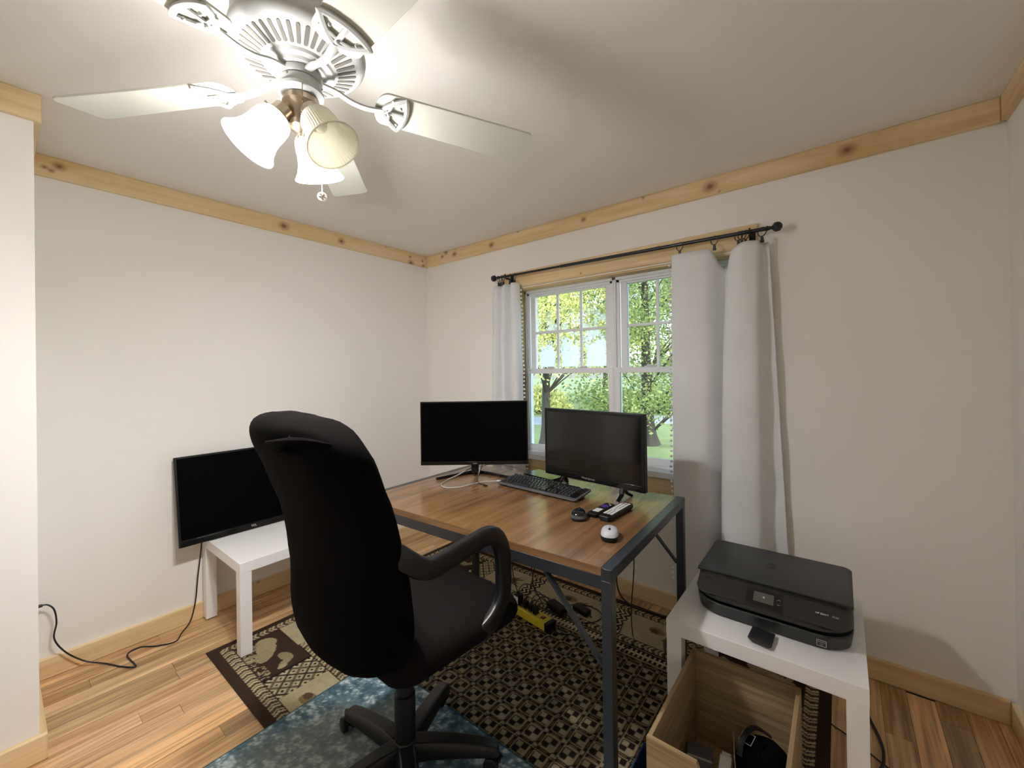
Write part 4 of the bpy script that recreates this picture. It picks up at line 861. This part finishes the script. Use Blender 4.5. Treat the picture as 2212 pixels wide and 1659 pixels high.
ad = thing('power_brick', 'black power brick on the rug behind the yellow strip', 'power adapter', (1.545, -.41, .0092), math.radians(-20)); MB().box(-.06, .06, -.028, .028, 0, .034).build('casing', M['black'], ad, bevel=.005); MB().tube([(.06, 0, .015), (.085, .005, .010)], .004, 6).build('strain_relief', M['cord'], ad)
ad = thing('power_brick', 'smaller black power brick on the rug near the baseboard', 'power adapter', (1.665, -.345, .0092), math.radians(-14)); MB().box(-.05, .05, -.022, .022, 0, .030).build('casing', M['black'], ad, bevel=.005); MB().tube([(.05, 0, .013), (.075, -.005, .010)], .004, 6).build('strain_relief', M['cord'], ad)
zr = .0122
for lab, pts, r in (
    ('black cord dropping from the desk onto the strip, closest to the chair arm', [(1.40, -.62, .68), (1.39, -.60, .45), (1.375, -.585, .25), (1.385, -.56, .13), (1.382, -.545, .108)], .0026),
    ('black cord dropping behind the strip toward the far wall', [(1.44, -.55, .68), (1.43, -.52, .45), (1.40, -.44, .2), (1.39, -.40, .06), (1.43, -.37, zr), (1.49, -.40, .02)], .0026),
    ('black cord slanting from under the desk down to the strip middle', [(1.56, -.62, .68), (1.53, -.58, .4), (1.46, -.52, .2), (1.44, -.53, .12), (1.437, -.55, .088)], .0026),
    ('black cord looped on the pale rug panel by the power bricks', [(1.63, -.43, .02), (1.69, -.44, zr), (1.76, -.39, zr), (1.77, -.31, zr), (1.70, -.27, zr), (1.61, -.29, zr), (1.58, -.36, .02)], .003),
    ('black cord snaking from the strip end past the desk leg', [(1.625, -.585, .025), (1.67, -.58, zr), (1.72, -.55, zr), (1.78, -.56, zr), (1.85, -.50, zr), (1.90, -.40, zr), (1.88, -.30, zr)], .003),
    ('black cord running along the baseboard to behind the printer table', [(1.80, -.20, .66), (1.80, -.17, .4), (1.79, -.16, .12), (1.85, -.13, .02), (1.97, -.12, zr), (2.12, -.10, zr), (2.27, -.07, .008)], .0045),
    ('black cord falling by the front desk leg onto the pinecone panel', [(1.93, -.30, .66), (1.94, -.28, .35), (1.93, -.30, .1), (1.96, -.36, zr), (1.99, -.42, zr), (1.97, -.52, zr), (2.0, -.62, zr)], .003),
    ('black cord trailing over the checked rug behind the chair', [(1.36, -.60, .03), (1.33, -.70, zr), (1.30, -.85, zr), (1.36, -.95, zr), (1.45, -1.0, zr), (1.40, -1.10, zr)], .0025)):
    cable(lab, pts, r, 'cord')
cable('thick dark cord curving over the floor beside the printer table leg', [(2.855, -.20, .0055), (2.861, -.284, .0055), (2.878, -.35, .0055), (2.889, -.40, .0055), (2.893, -.456, .0055), (2.882, -.53, .0055), (2.84, -.62, .0055)], .0048, 'cord')
cable('thin dark cord lying straight across the floor under the printer table', [(2.74, -.405, .0125), (2.757, -.415, .004), (2.79, -.430, .0035), (2.852, -.474, .0035), (2.92, -.522, .0035), (3.02, -.59, .0035)], .0022, 'cord')

# ================================================================== CEILING FAN
FX, FY = 1.708, -1.850
fan = thing('ceiling_fan', 'white five-blade ceiling fan with three bell glass lights', 'ceiling fan', (FX, FY, H)); h = lambda z_: z_-H
MB().lathe([(.144, h(2.3338)), (.150, h(2.325)), (.153, h(2.205)), (.152, h(2.190)), (.157, h(2.187)), (.160, h(2.175)), (.157, h(2.160)), (.149, h(2.150)), (.142, h(2.147)), (.082, h(2.126)), (.078, h(2.120)), (.064, h(2.118)), (.060, h(2.112)), (.05, h(2.110))], 64).build('motor_housing', M['fanwhite'], fan, smooth=30)
sme = None; sl_ang = math.atan2(.021, .060)
for k in range(40):
    a = 2*PI*k/40
    if sme is None:
        o = MB().prism(rrect(-.024, .024, -.0042, .0042, .0040, None, 4), -.001, .0012).build('vent_slot', M['slot'], fan, smooth=0); sme = o.data
    else: o = link('vent_slot', sme, None, fan)
    r = .112; o.matrix_local = Matrix.Rotation(a, 4, 'Z') @ Matrix.Translation((r, 0, h(2.1260+(r-.082)*.021/.060)-.0006)) @ Matrix.Rotation(-sl_ang, 4, 'Y')
MB().lathe([(.050, h(2.110)), (.052, h(2.108)), (.052, h(2.094)), (.050, h(2.091))], 32).build('flywheel', M['fanwhite'], fan)
MB().lathe([(.046, h(2.091)), (.050, h(2.088)), (.050, h(2.070)), (.055, h(2.066)), (.055, h(2.058)), (.046, h(2.050)), (.036, h(2.047))], 36).build('switch_housing', M['fanwhite'], fan)
for k in range(3):
    a = 1+2.1*k; MB().sphere((.0495*math.cos(a), .0495*math.sin(a), h(2.084)), .003, 8, 5).build('screw', M['slot'], fan)
for k in range(5):
    a = math.radians(67.3+72*k); R = Matrix.Rotation(a, 4, 'Z'); Pm = R @ Matrix.Translation((0, 0, h(2.086))) @ Matrix.Rotation(math.radians(-11.5), 4, 'X')
    r0, r1, w0, w1 = .185, .668, .056, .0695
    ol = [(r1-.02+.02*math.sin(q), w1-.02+.02*math.cos(q)) for q in np.linspace(0, PI/2, 6)]
    ol = [(r0+.03, w0)]+ol+[(x, -y) for x, y in reversed(ol)]+[(r0+.03, -w0)]+[(r0+.03-.03*math.sin(q), -w0*math.cos(q)) for q in np.linspace(.25, PI-.25, 9)]
    bl = MB().prism(ol[::-1], -.003, .003, Pm).build('blade', M['blade'], fan, smooth=30, bevel=.0012)
    ir = MB(); tt = np.linspace(-1, 1, 17)
    lens = [(.258+.012*(1-t*t), .058*t, -.0085) for t in tt]+[(.258-.052*(1-abs(t)**1.6), .058*t, -.0085) for t in tt[::-1][1:-1]]
    ir.tube(lens, .0062, 6, closed=True, T=Pm, flat=(1.25, .8), up=(0, 0, 1)); ir.tube([(.205, 0, -.0085), (.268, 0, -.0085)], .0055, 6, T=Pm, flat=(1.2, .8), up=(0, 0, 1)); ir.tube([(.228, -.045, -.0085), (.222, 0, -.0085), (.228, .045, -.0085)], .004, 6, T=Pm, flat=(1.2, .8), up=(0, 0, 1))
    pe = Pm @ Vector((.208, 0, -.0085)); pl = R.inverted() @ pe
    ir.tube(spline([(.046, 0, h(2.101)), (.085, 0, h(2.094)), (.125, 0, h(2.078)), (.165, .0, h(2.073)), tuple(pl)], 5), .0085, 8, T=R, flat=(1.2, .7), up=(0, 0, 1))
    for (sx, sy) in ((.250, -.03), (.250, .03), (.222, 0)): ir.sphere((sx, sy, -.0150), .0045, 8, 5, T=Pm)
    ir.build('blade_iron', M['fanwhite'], bl, smooth=40)
lk = MB().lathe([(.034, h(2.050)), (.043, h(2.046)), (.044, h(2.032)), (.040, h(2.026)), (.028, h(2.010)), (.024, h(1.995)), (.030, h(1.985)), (.030, h(1.972)), (.018, h(1.962)), (.008, h(1.958)), (.006, h(1.950))], 28).build('light_kit', M['nickel'], fan, smooth=30)
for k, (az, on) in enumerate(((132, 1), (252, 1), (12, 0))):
    a = math.radians(az); T0 = Matrix.Translation((FX, FY, H)).inverted() @ Matrix.Translation((FX+.050*math.cos(a), FY+.050*math.sin(a), 1.990)) @ Matrix.Rotation(a, 4, 'Z') @ Matrix.Rotation(math.radians(-36), 4, 'Y')
    # local -z points along the lamp axis, outward and down
    MB().lathe([(.020, .026), (.026, .022), (.027, .0), (.031, -.004), (.031, -.010)], 24, T0).tube([(-.030, 0, .030), (-.012, 0, .028), (0, 0, .022)], .010, 8, T=T0).build('socket_cup', M['nickel'], lk, smooth=40)
    for q in range(3): MB().tube([(.030*math.cos(q*2.09+.5), .030*math.sin(q*2.09+.5), -.006), (.040*math.cos(q*2.09+.5), .040*math.sin(q*2.09+.5), -.006)], .003, 6, T=T0).build('thumb_screw', M['nickel'], lk)
    prof = [(.030, -.004), (.0375, -.010), (.0425, -.022), (.0440, -.040), (.0445, -.060), (.047, -.078), (.053, -.096), (.060, -.108), (.0635, -.114)]
    n = 96; loops = []
    for r, z_ in prof+[(r-.0022, z_+.0004) for r, z_ in prof[::-1]]:
        loops.append([((r+(.0007 if j % 2 else -.0007)*min(1, max(0, (-z_-.012)/.02)))*math.cos(2*PI*j/n), (r+(.0007 if j % 2 else -.0007)*min(1, max(0, (-z_-.012)/.02)))*math.sin(2*PI*j/n), z_) for j in range(n)])
    mbs = MB().loft(loops, False, False, True, T0).tube([(.0628*math.cos(2*PI*j/48), .0628*math.sin(2*PI*j/48), -.114) for j in range(48)], .0022, 6, closed=True, T=T0)
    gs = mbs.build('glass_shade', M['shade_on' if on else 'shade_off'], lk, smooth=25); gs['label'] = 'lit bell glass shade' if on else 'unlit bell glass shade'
    if on:                                                        # bulb falloff put into emission: one glass, dim neck, bright bell
        gs.data.materials.append(M['shade_neck_glow']); Ti = T0.inverted()
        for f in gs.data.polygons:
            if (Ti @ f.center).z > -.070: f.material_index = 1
    bs = 1.0 if on else .55
    MB().lathe([(r_*bs, z_*bs) for r_, z_ in [(.0275, -.058), (.029, -.068), (.025, -.081), (.014, -.090), (.002, -.0925)]], 18, T0).build('bulb', M['bulb_on' if on else 'bulb_off'], lk, smooth=70)
    MB().lathe([(r_*bs, z_*bs) for r_, z_ in [(.013, -.004), (.014, -.022), (.019, -.036), (.0275, -.0575)]], 18, T0).build('bulb_base', M['bulb_off'], lk, smooth=70)
def chain(x, y, z0, z1, fob):
    o = MB(); z_ = z0
    while z_ > z1: o.sphere((x-FX, y-FY, z_-H), .0016, 6, 4); z_ -= .0034
    o.tube([(x-FX, y-FY, z0-H), (x-FX, y-FY, z1-H)], .0005, 4)
    c = o.build('pull_chain', M['nickel'] if not fob else M['bulb_off'], fan)
    if fob:
        d = (CAMP-Vector((x, y, z1))); az = math.atan2(d.y, d.x)
        FM = Matrix.Translation((x-FX, y-FY, z1-H-.012)) @ Matrix.Rotation(az, 4, 'Z') @ Matrix.Rotation(PI/2, 4, 'Y')
        MB().lathe([(.010, -.002), (.0125, -.001), (.0125, .001), (.010, .002)], 24, FM).build('fob', M['bulb_off'], c)
        star = MB()
        for q in range(5):
            t_ = 2*PI*q/5; star.prism([(0, 0), (.0075*math.cos(t_-.32), .0075*math.sin(t_-.32)), (.0095*math.cos(t_), .0095*math.sin(t_)), (.0075*math.cos(t_+.32), .0075*math.sin(t_+.32))], .002, .0032, FM)
        star.build('fan_emblem', M['nickel'], c)
chain(FX+.050, FY-.020, 2.056, 1.865, False)
chain(FX-.006, FY+.056, 2.056, 1.828, True)
